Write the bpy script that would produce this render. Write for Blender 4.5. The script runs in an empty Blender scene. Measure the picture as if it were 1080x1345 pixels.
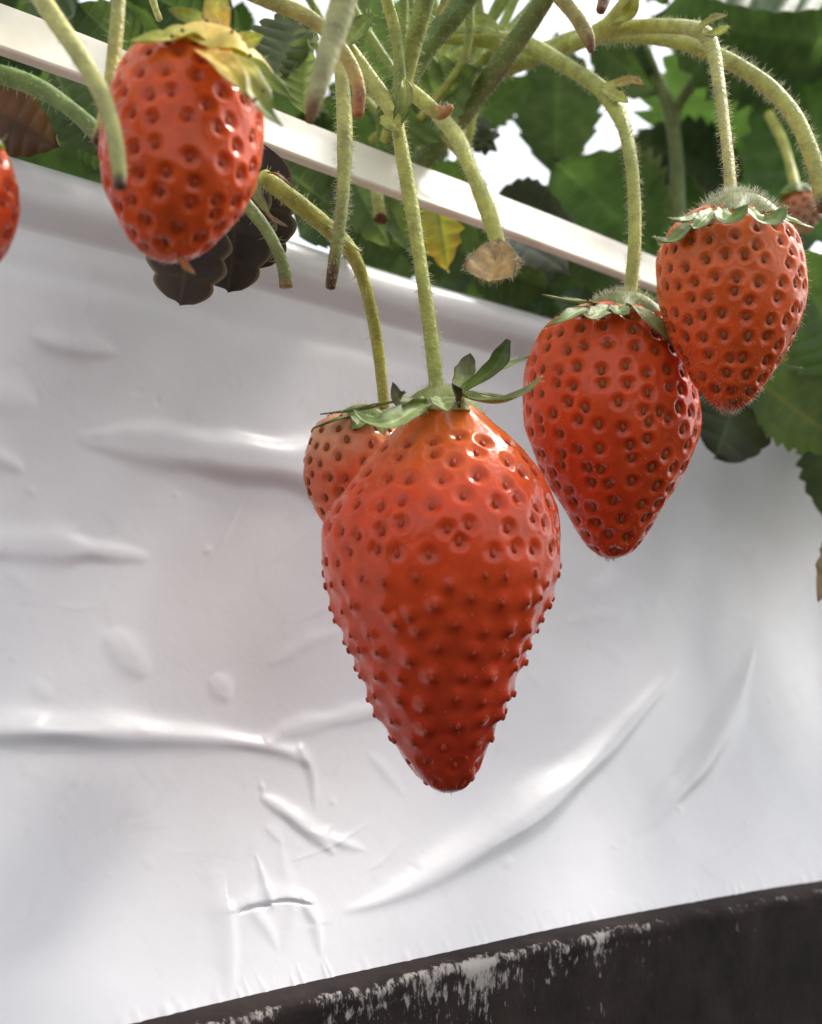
import bpy, math, random
import numpy as np
from mathutils import Vector, Matrix

rng = np.random.default_rng(7)
random.seed(7)
S = bpy.context.scene
COL = S.collection

# ------------------------------------------------------------------ camera
FPX, CX, CY = 1500.0, 540.0, 672.5          # focal length and centre, in photo pixels
PITCH = math.radians(8.06)
CAM = np.array([0.0, 0.0, 1.10])
cd = bpy.data.cameras.new('camera')
cam = bpy.data.objects.new('camera', cd)
COL.objects.link(cam)
cam.location = CAM
cam.rotation_euler = (math.pi / 2 + PITCH, 0, 0)
cd.sensor_fit = 'VERTICAL'
cd.sensor_height = 36.0
cd.lens = 36.0 * FPX / 1345.0
cd.clip_start = 0.005
cd.clip_end = 2000
cd.dof.use_dof = True
cd.dof.focus_distance = 0.211
cd.dof.aperture_fstop = 18.5
S.camera = cam

# ------------------------------------------------------------------ light
SUN_ELEV = math.radians(52)
SUN_AZ = math.radians(56)                    # clockwise from +Y (the way the camera looks)
w = bpy.data.worlds.new('World')
S.world = w
w.use_nodes = True
nt = w.node_tree
nt.nodes.clear()
sky = nt.nodes.new('ShaderNodeTexSky')
sky.sky_type = 'NISHITA'
sky.sun_disc = False
sky.sun_elevation = SUN_ELEV
sky.sun_rotation = SUN_AZ
sky.dust_density = 2.5
sky.air_density = 1.0
sky.ozone_density = 0.6
bg = nt.nodes.new('ShaderNodeBackground')
bg.inputs['Strength'].default_value = 0.15
wo = nt.nodes.new('ShaderNodeOutputWorld')
hs = nt.nodes.new('ShaderNodeHueSaturation')      # thin white overcast
hs.inputs['Saturation'].default_value = 0.22
nt.links.new(sky.outputs['Color'], hs.inputs['Color'])
nt.links.new(hs.outputs['Color'], bg.inputs['Color'])
nt.links.new(bg.outputs['Background'], wo.inputs['Surface'])
sd = bpy.data.lights.new('sun', 'SUN')
sd.energy = 1.5
sd.angle = math.radians(8)
sd.color = (1.0, 0.95, 0.88)
so = bpy.data.objects.new('sun', sd)
COL.objects.link(so)
sun_dir = Vector((math.sin(SUN_AZ) * math.cos(SUN_ELEV), math.cos(SUN_AZ) * math.cos(SUN_ELEV), math.sin(SUN_ELEV)))
so.rotation_euler = sun_dir.to_track_quat('Z', 'Y').to_euler()
S.view_settings.view_transform = 'Standard'
S.view_settings.look = 'None'
S.view_settings.exposure = 1.05
S.view_settings.gamma = 1.0
S.view_settings.use_curve_mapping = False
S.cycles.use_denoising = True
S.cycles.max_bounces = 10
S.cycles.caustics_reflective = False

# ------------------------------------------------------------------ frames
Rv = np.array([1.0, 0, 0])
Fv = np.array([0, math.cos(PITCH), math.sin(PITCH)])
Uv = np.array([0, -math.sin(PITCH), math.cos(PITCH)])
Zv = np.array([0, 0, 1.0])

def ray(px, py):
    return Fv + (px - CX) / FPX * Rv - (py - CY) / FPX * Uv

def P(px, py, d):                              # photo pixel and distance in cm -> point in metres
    return CAM + ray(px, py) * d * 0.01

def camdir(x, y, z):                           # right, up, towards the camera
    v = x * Rv + y * Uv - z * Fv
    return v / np.linalg.norm(v)

def nrm(v):
    v = np.asarray(v, float)
    n = np.linalg.norm(v, axis=-1, keepdims=True)
    return v / np.maximum(n, 1e-12)

B = nrm(ray(2420, 885)); B[2] = 0; B = nrm(B)  # the bed runs along B
N = nrm(np.cross(B, Zv))                       # out of the bed's side, towards the camera
if np.dot(N, Fv) > 0: N = -N

# ------------------------------------------------------------------ materials
def mat(name):
    m = bpy.data.materials.new(name)
    m.use_nodes = True
    t = m.node_tree
    return m, t, t.nodes['Principled BSDF']

def node(t, typ, **kw):
    n = t.nodes.new(typ)
    for k, v in kw.items():
        if k in n.inputs: n.inputs[k].default_value = v
        else: setattr(n, k, v)
    return n

def col_attr(t):
    a = node(t, 'ShaderNodeAttribute', attribute_name='Col')
    return a.outputs['Color']

def varied(t, colsock, scale, amount, detail=4.0, lo=None):
    """colour times a noise between 1-amount and 1+amount"""
    tc = node(t, 'ShaderNodeTexCoord')
    nz = node(t, 'ShaderNodeTexNoise', Scale=scale, Detail=detail)
    t.links.new(tc.outputs['Object'], nz.inputs['Vector'])
    mr = node(t, 'ShaderNodeMapRange')
    mr.inputs['From Min'].default_value = 0.3; mr.inputs['From Max'].default_value = 0.7
    mr.inputs['To Min'].default_value = 1 - amount; mr.inputs['To Max'].default_value = 1 + amount
    t.links.new(nz.outputs['Fac'], mr.inputs['Value'])
    mx = node(t, 'ShaderNodeMix', data_type='RGBA', blend_type='MULTIPLY')
    mx.inputs['Factor'].default_value = 1
    t.links.new(colsock, mx.inputs[6])
    t.links.new(mr.outputs['Result'], mx.inputs[7])
    return mx.outputs[2], tc

def flesh_mat():
    m, t, b = mat('strawberry flesh')
    c, tc = varied(t, col_attr(t), 260, 0.14)
    t.links.new(c, b.inputs['Base Color'])
    b.inputs['Subsurface Weight'].default_value = 0.45
    b.inputs['Subsurface Radius'].default_value = (1.0, 0.22, 0.12)
    b.inputs['Subsurface Scale'].default_value = 0.0035
    b.inputs['Roughness'].default_value = 0.22
    b.inputs['Specular IOR Level'].default_value = 0.22
    b.inputs['IOR'].default_value = 1.42
    b.inputs['Coat Weight'].default_value = 0.3
    b.inputs['Coat Roughness'].default_value = 0.06
    nz = node(t, 'ShaderNodeTexNoise', Scale=1500, Detail=4)
    t.links.new(tc.outputs['Object'], nz.inputs['Vector'])
    bp = node(t, 'ShaderNodeBump', Strength=0.22, Distance=0.0003)
    t.links.new(nz.outputs['Fac'], bp.inputs['Height'])
    t.links.new(bp.outputs['Normal'], b.inputs['Normal'])
    return m

def seed_mat(name, col):
    m, t, b = mat(name)
    rgb = node(t, 'ShaderNodeRGB'); rgb.outputs[0].default_value = (*col, 1)
    c, tc = varied(t, rgb.outputs[0], 700, 0.35)
    t.links.new(c, b.inputs['Base Color'])
    b.inputs['Roughness'].default_value = 0.42
    b.inputs['Specular IOR Level'].default_value = 0.18
    return m

def stalk_mat():
    m, t, b = mat('plant stalk')
    c, tc = varied(t, col_attr(t), 420, 0.22)
    t.links.new(c, b.inputs['Base Color'])
    b.inputs['Roughness'].default_value = 0.5
    b.inputs['Subsurface Weight'].default_value = 0.3
    b.inputs['Subsurface Radius'].default_value = (0.8, 1.0, 0.3)
    b.inputs['Subsurface Scale'].default_value = 0.0012
    nz = node(t, 'ShaderNodeTexNoise', Scale=1300, Detail=2)
    t.links.new(tc.outputs['Object'], nz.inputs['Vector'])
    bp = node(t, 'ShaderNodeBump', Strength=0.6, Distance=0.0005)
    t.links.new(nz.outputs['Fac'], bp.inputs['Height'])
    t.links.new(bp.outputs['Normal'], b.inputs['Normal'])
    return m

def thin_mat(name, trans, rough, tint=(1.0, 1.15, 0.45), nscale=160, amount=0.25):
    m, t, b = mat(name)
    c, tc = varied(t, col_attr(t), nscale, amount)
    t.links.new(c, b.inputs['Base Color'])
    b.inputs['Roughness'].default_value = rough
    nz = node(t, 'ShaderNodeTexNoise', Scale=1100, Detail=3)
    t.links.new(tc.outputs['Object'], nz.inputs['Vector'])
    bp = node(t, 'ShaderNodeBump', Strength=0.3, Distance=0.0004)
    t.links.new(nz.outputs['Fac'], bp.inputs['Height'])
    t.links.new(bp.outputs['Normal'], b.inputs['Normal'])
    tr = node(t, 'ShaderNodeBsdfTranslucent')
    mx = node(t, 'ShaderNodeMix', data_type='RGBA', blend_type='MULTIPLY')
    mx.inputs['Factor'].default_value = 1
    mx.inputs[7].default_value = (*tint, 1)
    t.links.new(c, mx.inputs[6])
    t.links.new(mx.outputs[2], tr.inputs['Color'])
    ms = node(t, 'ShaderNodeMixShader'); ms.inputs['Fac'].default_value = trans
    t.links.new(b.outputs[0], ms.inputs[1]); t.links.new(tr.outputs[0], ms.inputs[2])
    t.links.new(ms.outputs[0], t.nodes['Material Output'].inputs['Surface'])
    return m

def hair_mat():
    m, t, b = mat('plant hair')
    b.inputs['Base Color'].default_value = (0.62, 0.62, 0.42, 1)
    b.inputs['Roughness'].default_value = 0.4
    nz = node(t, 'ShaderNodeTexNoise', Scale=300)
    cr = node(t, 'ShaderNodeValToRGB')
    cr.color_ramp.elements[0].color = (0.75, 0.75, 0.55, 1); cr.color_ramp.elements[1].color = (0.92, 0.90, 0.76, 1)
    t.links.new(nz.outputs['Fac'], cr.inputs['Fac']); 
    tr = node(t, 'ShaderNodeBsdfTranslucent')
    t.links.new(cr.outputs[0], b.inputs['Base Color']); t.links.new(cr.outputs[0], tr.inputs['Color'])
    ms = node(t, 'ShaderNodeMixShader'); ms.inputs['Fac'].default_value = 0.5
    t.links.new(b.outputs[0], ms.inputs[1]); t.links.new(tr.outputs[0], ms.inputs[2])
    t.links.new(ms.outputs[0], t.nodes['Material Output'].inputs['Surface'])
    return m

def sheet_mat():
    m, t, b = mat('white plastic sheet')
    tc = node(t, 'ShaderNodeTexCoord')
    # pale film with faint grubby clouds, a few dark specks
    nz = node(t, 'ShaderNodeTexNoise', Scale=30, Detail=6, Roughness=0.6)
    t.links.new(tc.outputs['Object'], nz.inputs['Vector'])
    cr = node(t, 'ShaderNodeValToRGB')
    cr.color_ramp.elements[0].position = 0.3; cr.color_ramp.elements[0].color = (0.66, 0.65, 0.655, 1)
    cr.color_ramp.elements[1].position = 0.62; cr.color_ramp.elements[1].color = (0.72, 0.71, 0.72, 1)
    t.links.new(nz.outputs['Fac'], cr.inputs['Fac'])
    vo = node(t, 'ShaderNodeTexVoronoi', Scale=75)
    t.links.new(tc.outputs['Object'], vo.inputs['Vector'])
    lt = node(t, 'ShaderNodeMath', operation='LESS_THAN'); lt.inputs[1].default_value = 0.028
    t.links.new(vo.outputs['Distance'], lt.inputs[0])
    sep = node(t, 'ShaderNodeSeparateColor'); t.links.new(vo.outputs['Color'], sep.inputs[0])
    gt = node(t, 'ShaderNodeMath', operation='GREATER_THAN'); gt.inputs[1].default_value = 0.86
    t.links.new(sep.outputs[0], gt.inputs[0])
    mu = node(t, 'ShaderNodeMath', operation='MULTIPLY')
    t.links.new(lt.outputs[0], mu.inputs[0]); t.links.new(gt.outputs[0], mu.inputs[1])
    mx = node(t, 'ShaderNodeMix', data_type='RGBA'); mx.inputs[7].default_value = (0.09, 0.07, 0.06, 1)
    t.links.new(mu.outputs[0], mx.inputs['Factor']); t.links.new(cr.outputs[0], mx.inputs[6])
    n3 = node(t, 'ShaderNodeTexNoise', Scale=95, Detail=9, Roughness=0.72, Distortion=1.2)
    t.links.new(tc.outputs['Object'], n3.inputs['Vector'])
    m3 = node(t, 'ShaderNodeMapRange'); m3.inputs['From Min'].default_value = 0.56; m3.inputs['From Max'].default_value = 0.78
    m3.inputs['To Max'].default_value = 0.38
    t.links.new(n3.outputs['Fac'], m3.inputs['Value'])
    mg = node(t, 'ShaderNodeMix', data_type='RGBA'); mg.inputs[7].default_value = (0.50, 0.47, 0.44, 1)
    t.links.new(m3.outputs['Result'], mg.inputs['Factor']); t.links.new(mx.outputs[2], mg.inputs[6])
    t.links.new(mg.outputs[2], b.inputs['Base Color'])
    b.inputs['Roughness'].default_value = 0.36
    b.inputs['Coat Weight'].default_value = 0.03
    n2 = node(t, 'ShaderNodeTexNoise', Scale=220, Detail=4)
    t.links.new(tc.outputs['Object'], n2.inputs['Vector'])
    bp = node(t, 'ShaderNodeBump', Strength=0.13, Distance=0.0007)
    t.links.new(n2.outputs['Fac'], bp.inputs['Height'])
    t.links.new(bp.outputs['Normal'], b.inputs['Normal'])
    return m

def rail_mat():
    m, t, b = mat('cream plastic batten')
    tc = node(t, 'ShaderNodeTexCoord')
    nz = node(t, 'ShaderNodeTexNoise', Scale=90, Detail=5)
    t.links.new(tc.outputs['Object'], nz.inputs['Vector'])
    cr = node(t, 'ShaderNodeValToRGB')
    cr.color_ramp.elements[0].position = 0.3; cr.color_ramp.elements[0].color = (0.74, 0.69, 0.53, 1)
    cr.color_ramp.elements[1].position = 0.6; cr.color_ramp.elements[1].color = (0.86, 0.82, 0.69, 1)
    t.links.new(nz.outputs['Fac'], cr.inputs['Fac']); t.links.new(cr.outputs[0], b.inputs['Base Color'])
    b.inputs['Roughness'].default_value = 0.4
    b.inputs['Subsurface Weight'].default_value = 0.2
    b.inputs['Subsurface Scale'].default_value = 0.003
    return m

def board_mat():
    m, t, b = mat('weathered black board')
    a = node(t, 'ShaderNodeAttribute', attribute_name='Col')      # red channel: how much mineral crust
    sep = node(t, 'ShaderNodeSeparateColor'); t.links.new(a.outputs['Color'], sep.inputs[0])
    tc = node(t, 'ShaderNodeTexCoord')
    mp = node(t, 'ShaderNodeMapping'); mp.inputs['Scale'].default_value = (1.0, 1.0, 0.6)
    t.links.new(tc.outputs['Object'], mp.inputs['Vector'])
    n1 = node(t, 'ShaderNodeTexNoise', Scale=420, Detail=10, Roughness=0.75)
    t.links.new(mp.outputs[0], n1.inputs['Vector'])
    ad = node(t, 'ShaderNodeMath', operation='ADD')
    t.links.new(n1.outputs['Fac'], ad.inputs[0]); t.links.new(sep.outputs[0], ad.inputs[1])
    mr = node(t, 'ShaderNodeMapRange'); mr.inputs['From Min'].default_value = 1.13; mr.inputs['From Max'].default_value = 1.27
    vo = node(t, 'ShaderNodeTexNoise', Scale=1100, Detail=3, Roughness=0.6)
    mp2 = node(t, 'ShaderNodeMapping'); mp2.inputs['Scale'].default_value = (1.0, 1.0, 0.3)
    t.links.new(tc.outputs['Object'], mp2.inputs['Vector']); t.links.new(mp2.outputs[0], vo.inputs['Vector'])
    ad2 = node(t, 'ShaderNodeMath', operation='MULTIPLY_ADD'); ad2.inputs[1].default_value = 0.55; 
    t.links.new(vo.outputs['Fac'], ad2.inputs[0]); t.links.new(ad.outputs[0], ad2.inputs[2])
    t.links.new(ad2.outputs[0], mr.inputs['Value'])
    n2 = node(t, 'ShaderNodeTexNoise', Scale=60, Detail=8, Roughness=0.65)
    t.links.new(tc.outputs['Object'], n2.inputs['Vector'])
    cr = node(t, 'ShaderNodeValToRGB')
    cr.color_ramp.elements[0].position = 0.3; cr.color_ramp.elements[0].color = (0.010, 0.007, 0.0066, 1)
    cr.color_ramp.elements[1].position = 0.75; cr.color_ramp.elements[1].color = (0.046, 0.030, 0.027, 1)
    t.links.new(n2.outputs['Fac'], cr.inputs['Fac'])
    mx = node(t, 'ShaderNodeMix', data_type='RGBA'); mx.inputs[7].default_value = (0.40, 0.36, 0.33, 1)
    t.links.new(mr.outputs['Result'], mx.inputs['Factor']); t.links.new(cr.outputs[0], mx.inputs[6])
    t.links.new(mx.outputs[2], b.inputs['Base Color'])
    b.inputs['Roughness'].default_value = 0.8
    b.inputs['Specular IOR Level'].default_value = 0.2
    bp = node(t, 'ShaderNodeBump', Strength=0.5, Distance=0.0008)
    t.links.new(n1.outputs['Fac'], bp.inputs['Height'])
    t.links.new(bp.outputs['Normal'], b.inputs['Normal'])
    return m

def soil_mat():
    m, t, b = mat('dark potting soil')
    nz = node(t, 'ShaderNodeTexNoise', Scale=120, Detail=8)
    cr = node(t, 'ShaderNodeValToRGB')
    cr.color_ramp.elements[0].color = (0.012, 0.008, 0.006, 1); cr.color_ramp.elements[1].color = (0.06, 0.04, 0.03, 1)
    t.links.new(nz.outputs['Fac'], cr.inputs['Fac']); t.links.new(cr.outputs[0], b.inputs['Base Color'])
    b.inputs['Roughness'].default_value = 0.95
    return m

M_FLESH = flesh_mat()
M_SEED_RED = seed_mat('ripe achene', (0.45, 0.06, 0.022))
M_SEED_DARK = seed_mat('dark achene', (0.15, 0.045, 0.02))
M_SEED_BROWN = seed_mat('brown achene', (0.30, 0.085, 0.028))
M_STALK = stalk_mat()
M_SEPAL = thin_mat('sepal', 0.35, 0.5, tint=(1.0, 1.1, 0.5), nscale=420, amount=0.22)
M_LEAF = thin_mat('leaf blade', 0.47, 0.5, tint=(1.0, 1.02, 0.5))
M_DRY = thin_mat('shaded old leaf', 0.12, 0.8, tint=(1.1, 0.9, 0.7))
M_HAIR = hair_mat()
M_SHEET, M_RAIL, M_BOARD, M_SOIL = sheet_mat(), rail_mat(), board_mat(), soil_mat()

# ------------------------------------------------------------------ object helpers
def tag(o, label=None, cat=None, group=None, kind=None):
    if label: o['label'] = label
    if cat: o['category'] = cat
    if group: o['group'] = group
    if kind: o['kind'] = kind
    return o

def empty(name, loc, label, cat, group=None):
    o = bpy.data.objects.new(name, None)
    o.empty_display_size = 0.01
    COL.objects.link(o)
    o.location = loc
    return tag(o, label, cat, group)

def mesh_obj(name, V, Fq, m, parent=None, origin=None, cols=None, smooth=True, kind=None):
    """link ONE mesh; V in world metres; origin is the world place of the parent thing"""
    V = np.asarray(V, np.float64)
    loc = None
    if origin is None:
        origin = V.mean(axis=0); loc = origin
    me = bpy.data.meshes.new(name)
    Vl = V - np.asarray(origin)
    if isinstance(Fq, np.ndarray):
        k = Fq.shape[1]
        me.vertices.add(len(Vl)); me.vertices.foreach_set('co', Vl.astype(np.float32).ravel())
        me.loops.add(Fq.size); me.loops.foreach_set('vertex_index', Fq.astype(np.int32).ravel())
        me.polygons.add(len(Fq))
        me.polygons.foreach_set('loop_start', np.arange(0, Fq.size, k, dtype=np.int32))
        me.update(calc_edges=True)
        me.validate()
    else:
        me.from_pydata([tuple(v) for v in Vl], [], Fq)
    if smooth:
        me.polygons.foreach_set('use_smooth', np.ones(len(me.polygons), bool))
    if cols is not None:
        a = me.attributes.new('Col', 'FLOAT_COLOR', 'POINT')
        c = np.ones((len(Vl), 4), np.float32); c[:, :3] = cols
        a.data.foreach_set('color', c.ravel())
    me.materials.append(m)
    o = bpy.data.objects.new(name, me)
    COL.objects.link(o)
    if parent is not None: o.parent = parent
    elif loc is not None: o.location = loc
    if kind: o['kind'] = kind
    return o

def grid_faces(nu, nv, wrap=False):
    i = np.arange(nu - 1)[:, None]; j = np.arange(nv if wrap else nv - 1)[None, :]
    a = i * nv + j; b = i * nv + (j + 1) % nv
    c = (i + 1) * nv + (j + 1) % nv; d = (i + 1) * nv + j
    return np.stack([a + 0 * b, b + 0 * a, c, d], -1).reshape(-1, 4)

def spline(pts, n):
    """Catmull-Rom through pts (k x m), evenly in index"""
    pts = np.asarray(pts, float)
    k = len(pts)
    if k == 2:
        t = np.linspace(0, 1, n)[:, None]; return pts[0] * (1 - t) + pts[1] * t
    seg = np.r_[0, np.cumsum(np.maximum(np.linalg.norm(np.diff(pts[:, :3], axis=0), axis=1), 1e-9))]
    u = np.linspace(0, seg[-1], n)
    out = np.zeros((n, pts.shape[1]))
    i = np.clip(np.searchsorted(seg, u, side='right') - 1, 0, k - 2)
    t = ((u - seg[i]) / (seg[i + 1] - seg[i]))[:, None]
    p1, p2 = pts[i], pts[i + 1]
    h = (seg[i + 1] - seg[i])[:, None]
    m = np.zeros_like(pts)
    m[1:-1] = (pts[2:] - pts[:-2]) / (seg[2:] - seg[:-2])[:, None]
    m[0] = (pts[1] - pts[0]) / (seg[1] - seg[0]); m[-1] = (pts[-1] - pts[-2]) / (seg[-1] - seg[-2])
    m1, m2 = m[i] * h, m[i + 1] * h
    return ((2*t**3 - 3*t**2 + 1) * p1 + (t**3 - 2*t**2 + t) * m1 + (-2*t**3 + 3*t**2) * p2 + (t**3 - t**2) * m2)

def hair_mesh(pos, dirs, length, rad, bend=None):
    """three-sided tapering hairs, bent once"""
    n = len(pos)
    dirs = nrm(dirs)
    ref = np.where(np.abs(dirs[:, 2:3]) < 0.8, np.array([[0, 0, 1.0]]), np.array([[1.0, 0, 0]]))
    a = nrm(np.cross(dirs, ref)); b = np.cross(dirs, a)
    if bend is None: bend = rng.normal(0, 0.35, (n, 3))
    L = length[:, None]
    mid = pos + dirs * L * 0.55
    tip = mid + nrm(dirs + bend) * L * 0.5
    ring = []
    for k in range(3):
        an = 2 * math.pi * k / 3
        off = a * math.cos(an) + b * math.sin(an)
        ring.append((pos - dirs * rad + off * rad, mid + off * rad * 0.7))
    V = np.zeros((n, 7, 3))
    for k in range(3):
        V[:, k] = ring[k][0]; V[:, 3 + k] = ring[k][1]
    V[:, 6] = tip
    F = []
    for k in range(3):
        k2 = (k + 1) % 3
        F += [[k, k2, 3 + k2], [k, 3 + k2, 3 + k], [3 + k, 3 + k2, 6]]
    F = np.array(F)[None] + (np.arange(n) * 7)[:, None, None]
    return V.reshape(-1, 3), F.reshape(-1, 3)

def add_hair(parent, origin, pos, dirs, lcm=(0.06, 0.14), rcm=0.0048):
    n = len(pos)
    if not n: return
    L = rng.uniform(lcm[0], lcm[1] * 1.25, n) * 0.01
    V, F = hair_mesh(pos, dirs, L, rcm * 0.01)
    return mesh_obj('fine_hair', V, F, M_HAIR, parent, origin, kind='stuff')

# ------------------------------------------------------------------ stalks
G_STEM = (0.50, 0.50, 0.11)
G_PALE = (0.58, 0.57, 0.17)
G_DEEP = (0.21, 0.3, 0.075)
G_YEL = (0.56, 0.52, 0.14)
BROWN = (0.10, 0.045, 0.02)
ORANGE = (0.48, 0.20, 0.06)

def stalk_mesh(pts, c0=G_STEM, c1=None, tip=None, tip_len=0.0, streak=None, seg=14, knob=None, flat_end=False):
    """pts: (px, py, distance cm, radius px).  Returns V, F, cols, rings for hairs"""
    W = np.array([[*P(x, y, d), 0.93 * r * d / FPX * 0.01] for x, y, d, r in pts])
    L = np.linalg.norm(np.diff(W[:, :3], axis=0), axis=1).sum()
    n = int(max(16, min(110, L / 0.0007)))
    C = spline(W, n)
    c, r = C[:, :3], C[:, 3].copy()
    u = np.linspace(0, 1, n)
    r *= 1 + 0.025 * np.sin(u * 13 + rng.uniform(0, 6)) + 0.015 * np.sin(u * 77 + rng.uniform(0, 6))
    T = nrm(np.gradient(c, axis=0))
    a = np.zeros_like(c)
    ref = np.array([0.3, -1.0, 0.2])
    for i in range(n):
        v = ref - T[i] * np.dot(ref, T[i]); a[i] = nrm(v); ref = a[i]
    b = np.cross(T, a)
    th = np.linspace(0, 2 * math.pi, seg, endpoint=False)
    rad = r[:, None] * (1 + 0.05 * np.cos(2 * th + u[:, None] * 9) + 0.03 * np.cos(5 * th + u[:, None] * 4))
    dirs = a[:, None] * np.cos(th)[None, :, None] + b[:, None] * np.sin(th)[None, :, None]
    V = c[:, None] + dirs * rad[..., None]
    c0 = np.array(c0); c1 = np.array(c1 if c1 is not None else c0)
    base = c0 + (c1 - c0) * u[:, None]
    cols = np.repeat(base[:, None], seg, 1)
    cols = cols * (1 + 0.12 * np.sin(u * 23 + 1.3)[:, None, None] * np.cos(th)[None, :, None])
    if streak is not None:
        s = np.clip(np.cos(th[None] - 4.3 + 0.5 * np.sin(u[:, None] * 14)) - 0.72, 0, 1) / 0.28
        s = s * np.clip(np.sin(u[:, None] * 17 + 1) + 0.6, 0, 1)
        cols = cols * (1 - s[..., None]) + np.array(streak) * s[..., None]
    if tip is not None:
        dist = (1 - u) * L
        f = np.clip(1.25 - dist / (tip_len * 0.01), 0, 1)
        f = np.clip(f[:, None] * (1.2 + 0.4 * np.sin(3 * th + 1)), 0, 1)[..., None]
        cols = cols * (1 - f) + np.array(tip) * f
    V = V.reshape(-1, 3); cols = cols.reshape(-1, 3)
    F = grid_faces(n, seg, True).tolist()
    # end caps: a shrunk ring and a centre
    nv = len(V); extraV, extraC = [], []
    for end, sgn in ((0, -1), (n - 1, 1)):
        ring = V[end * seg:(end + 1) * seg]; cen = c[end]; rr = r[end]
        bulge = -0.25 if (flat_end and sgn > 0) else 0.45
        ids = nv + len(extraV)
        for k in range(seg):
            extraV.append(cen + (ring[k] - cen) * 0.62 + T[end] * sgn * rr * (0.0 if flat_end and sgn > 0 else 0.3)); extraC.append(cols[end * seg + k])
        extraV.append(cen + T[end] * sgn * rr * bulge); extraC.append(cols[end * seg] * 0.7)
        for k in range(seg):
            k2 = (k + 1) % seg
            q = [end * seg + k, end * seg + k2, ids + k2, ids + k]
            tri = [ids + k, ids + k2, ids + seg]
            if sgn < 0: q = q[::-1]; tri = tri[::-1]
            F.append(q); F.append(tri)
    V = np.vstack([V, np.array(extraV)]); cols = np.vstack([cols, np.array(extraC)])
    return V, F, np.clip(cols, 0, 1), (c, r, T, a, b, L)

def stalk_hair(info, density=55, lcm=(0.05, 0.13), skip=0.0):
    c, r, T, a, b, L = info
    n = int(L * 100 * density * 1.7)
    i = rng.uniform(0, (len(c) - 1) * (1 - skip), n)
    i0 = np.floor(i).astype(int).clip(0, len(c) - 2); f = (i - i0)[:, None]
    th = rng.uniform(0, 2 * math.pi, n)[:, None]
    d = a[i0] * np.cos(th) + b[i0] * np.sin(th)
    pos = c[i0] * (1 - f) + c[i0 + 1] * f + d * r[i0][:, None] * 0.98
    dirs = d + T[i0] * rng.normal(0.15, 0.3, (n, 1)) + rng.normal(0, 0.18, (n, 3))
    return pos, dirs

def stalk(label, pts, hair=50, hl=(0.05, 0.13), name='fruit_stalk', cat='stalk', group='cut fruit stalks', bracts=(), **kw):
    V, F, cols, info = stalk_mesh(pts, **kw)
    root = empty(name, info[0][0], label, cat, group)
    org = info[0][0]
    s = mesh_obj('stalk_body', V, F, M_STALK, root, org, cols)
    if hair:
        add_hair(s, org, *stalk_hair(info, hair, hl), lcm=hl)
    for bpts, bw, face, c0, c1 in bracts:
        ribbon('bract', bpts, bw, face, c0, c1, root, org)
    return root

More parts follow.
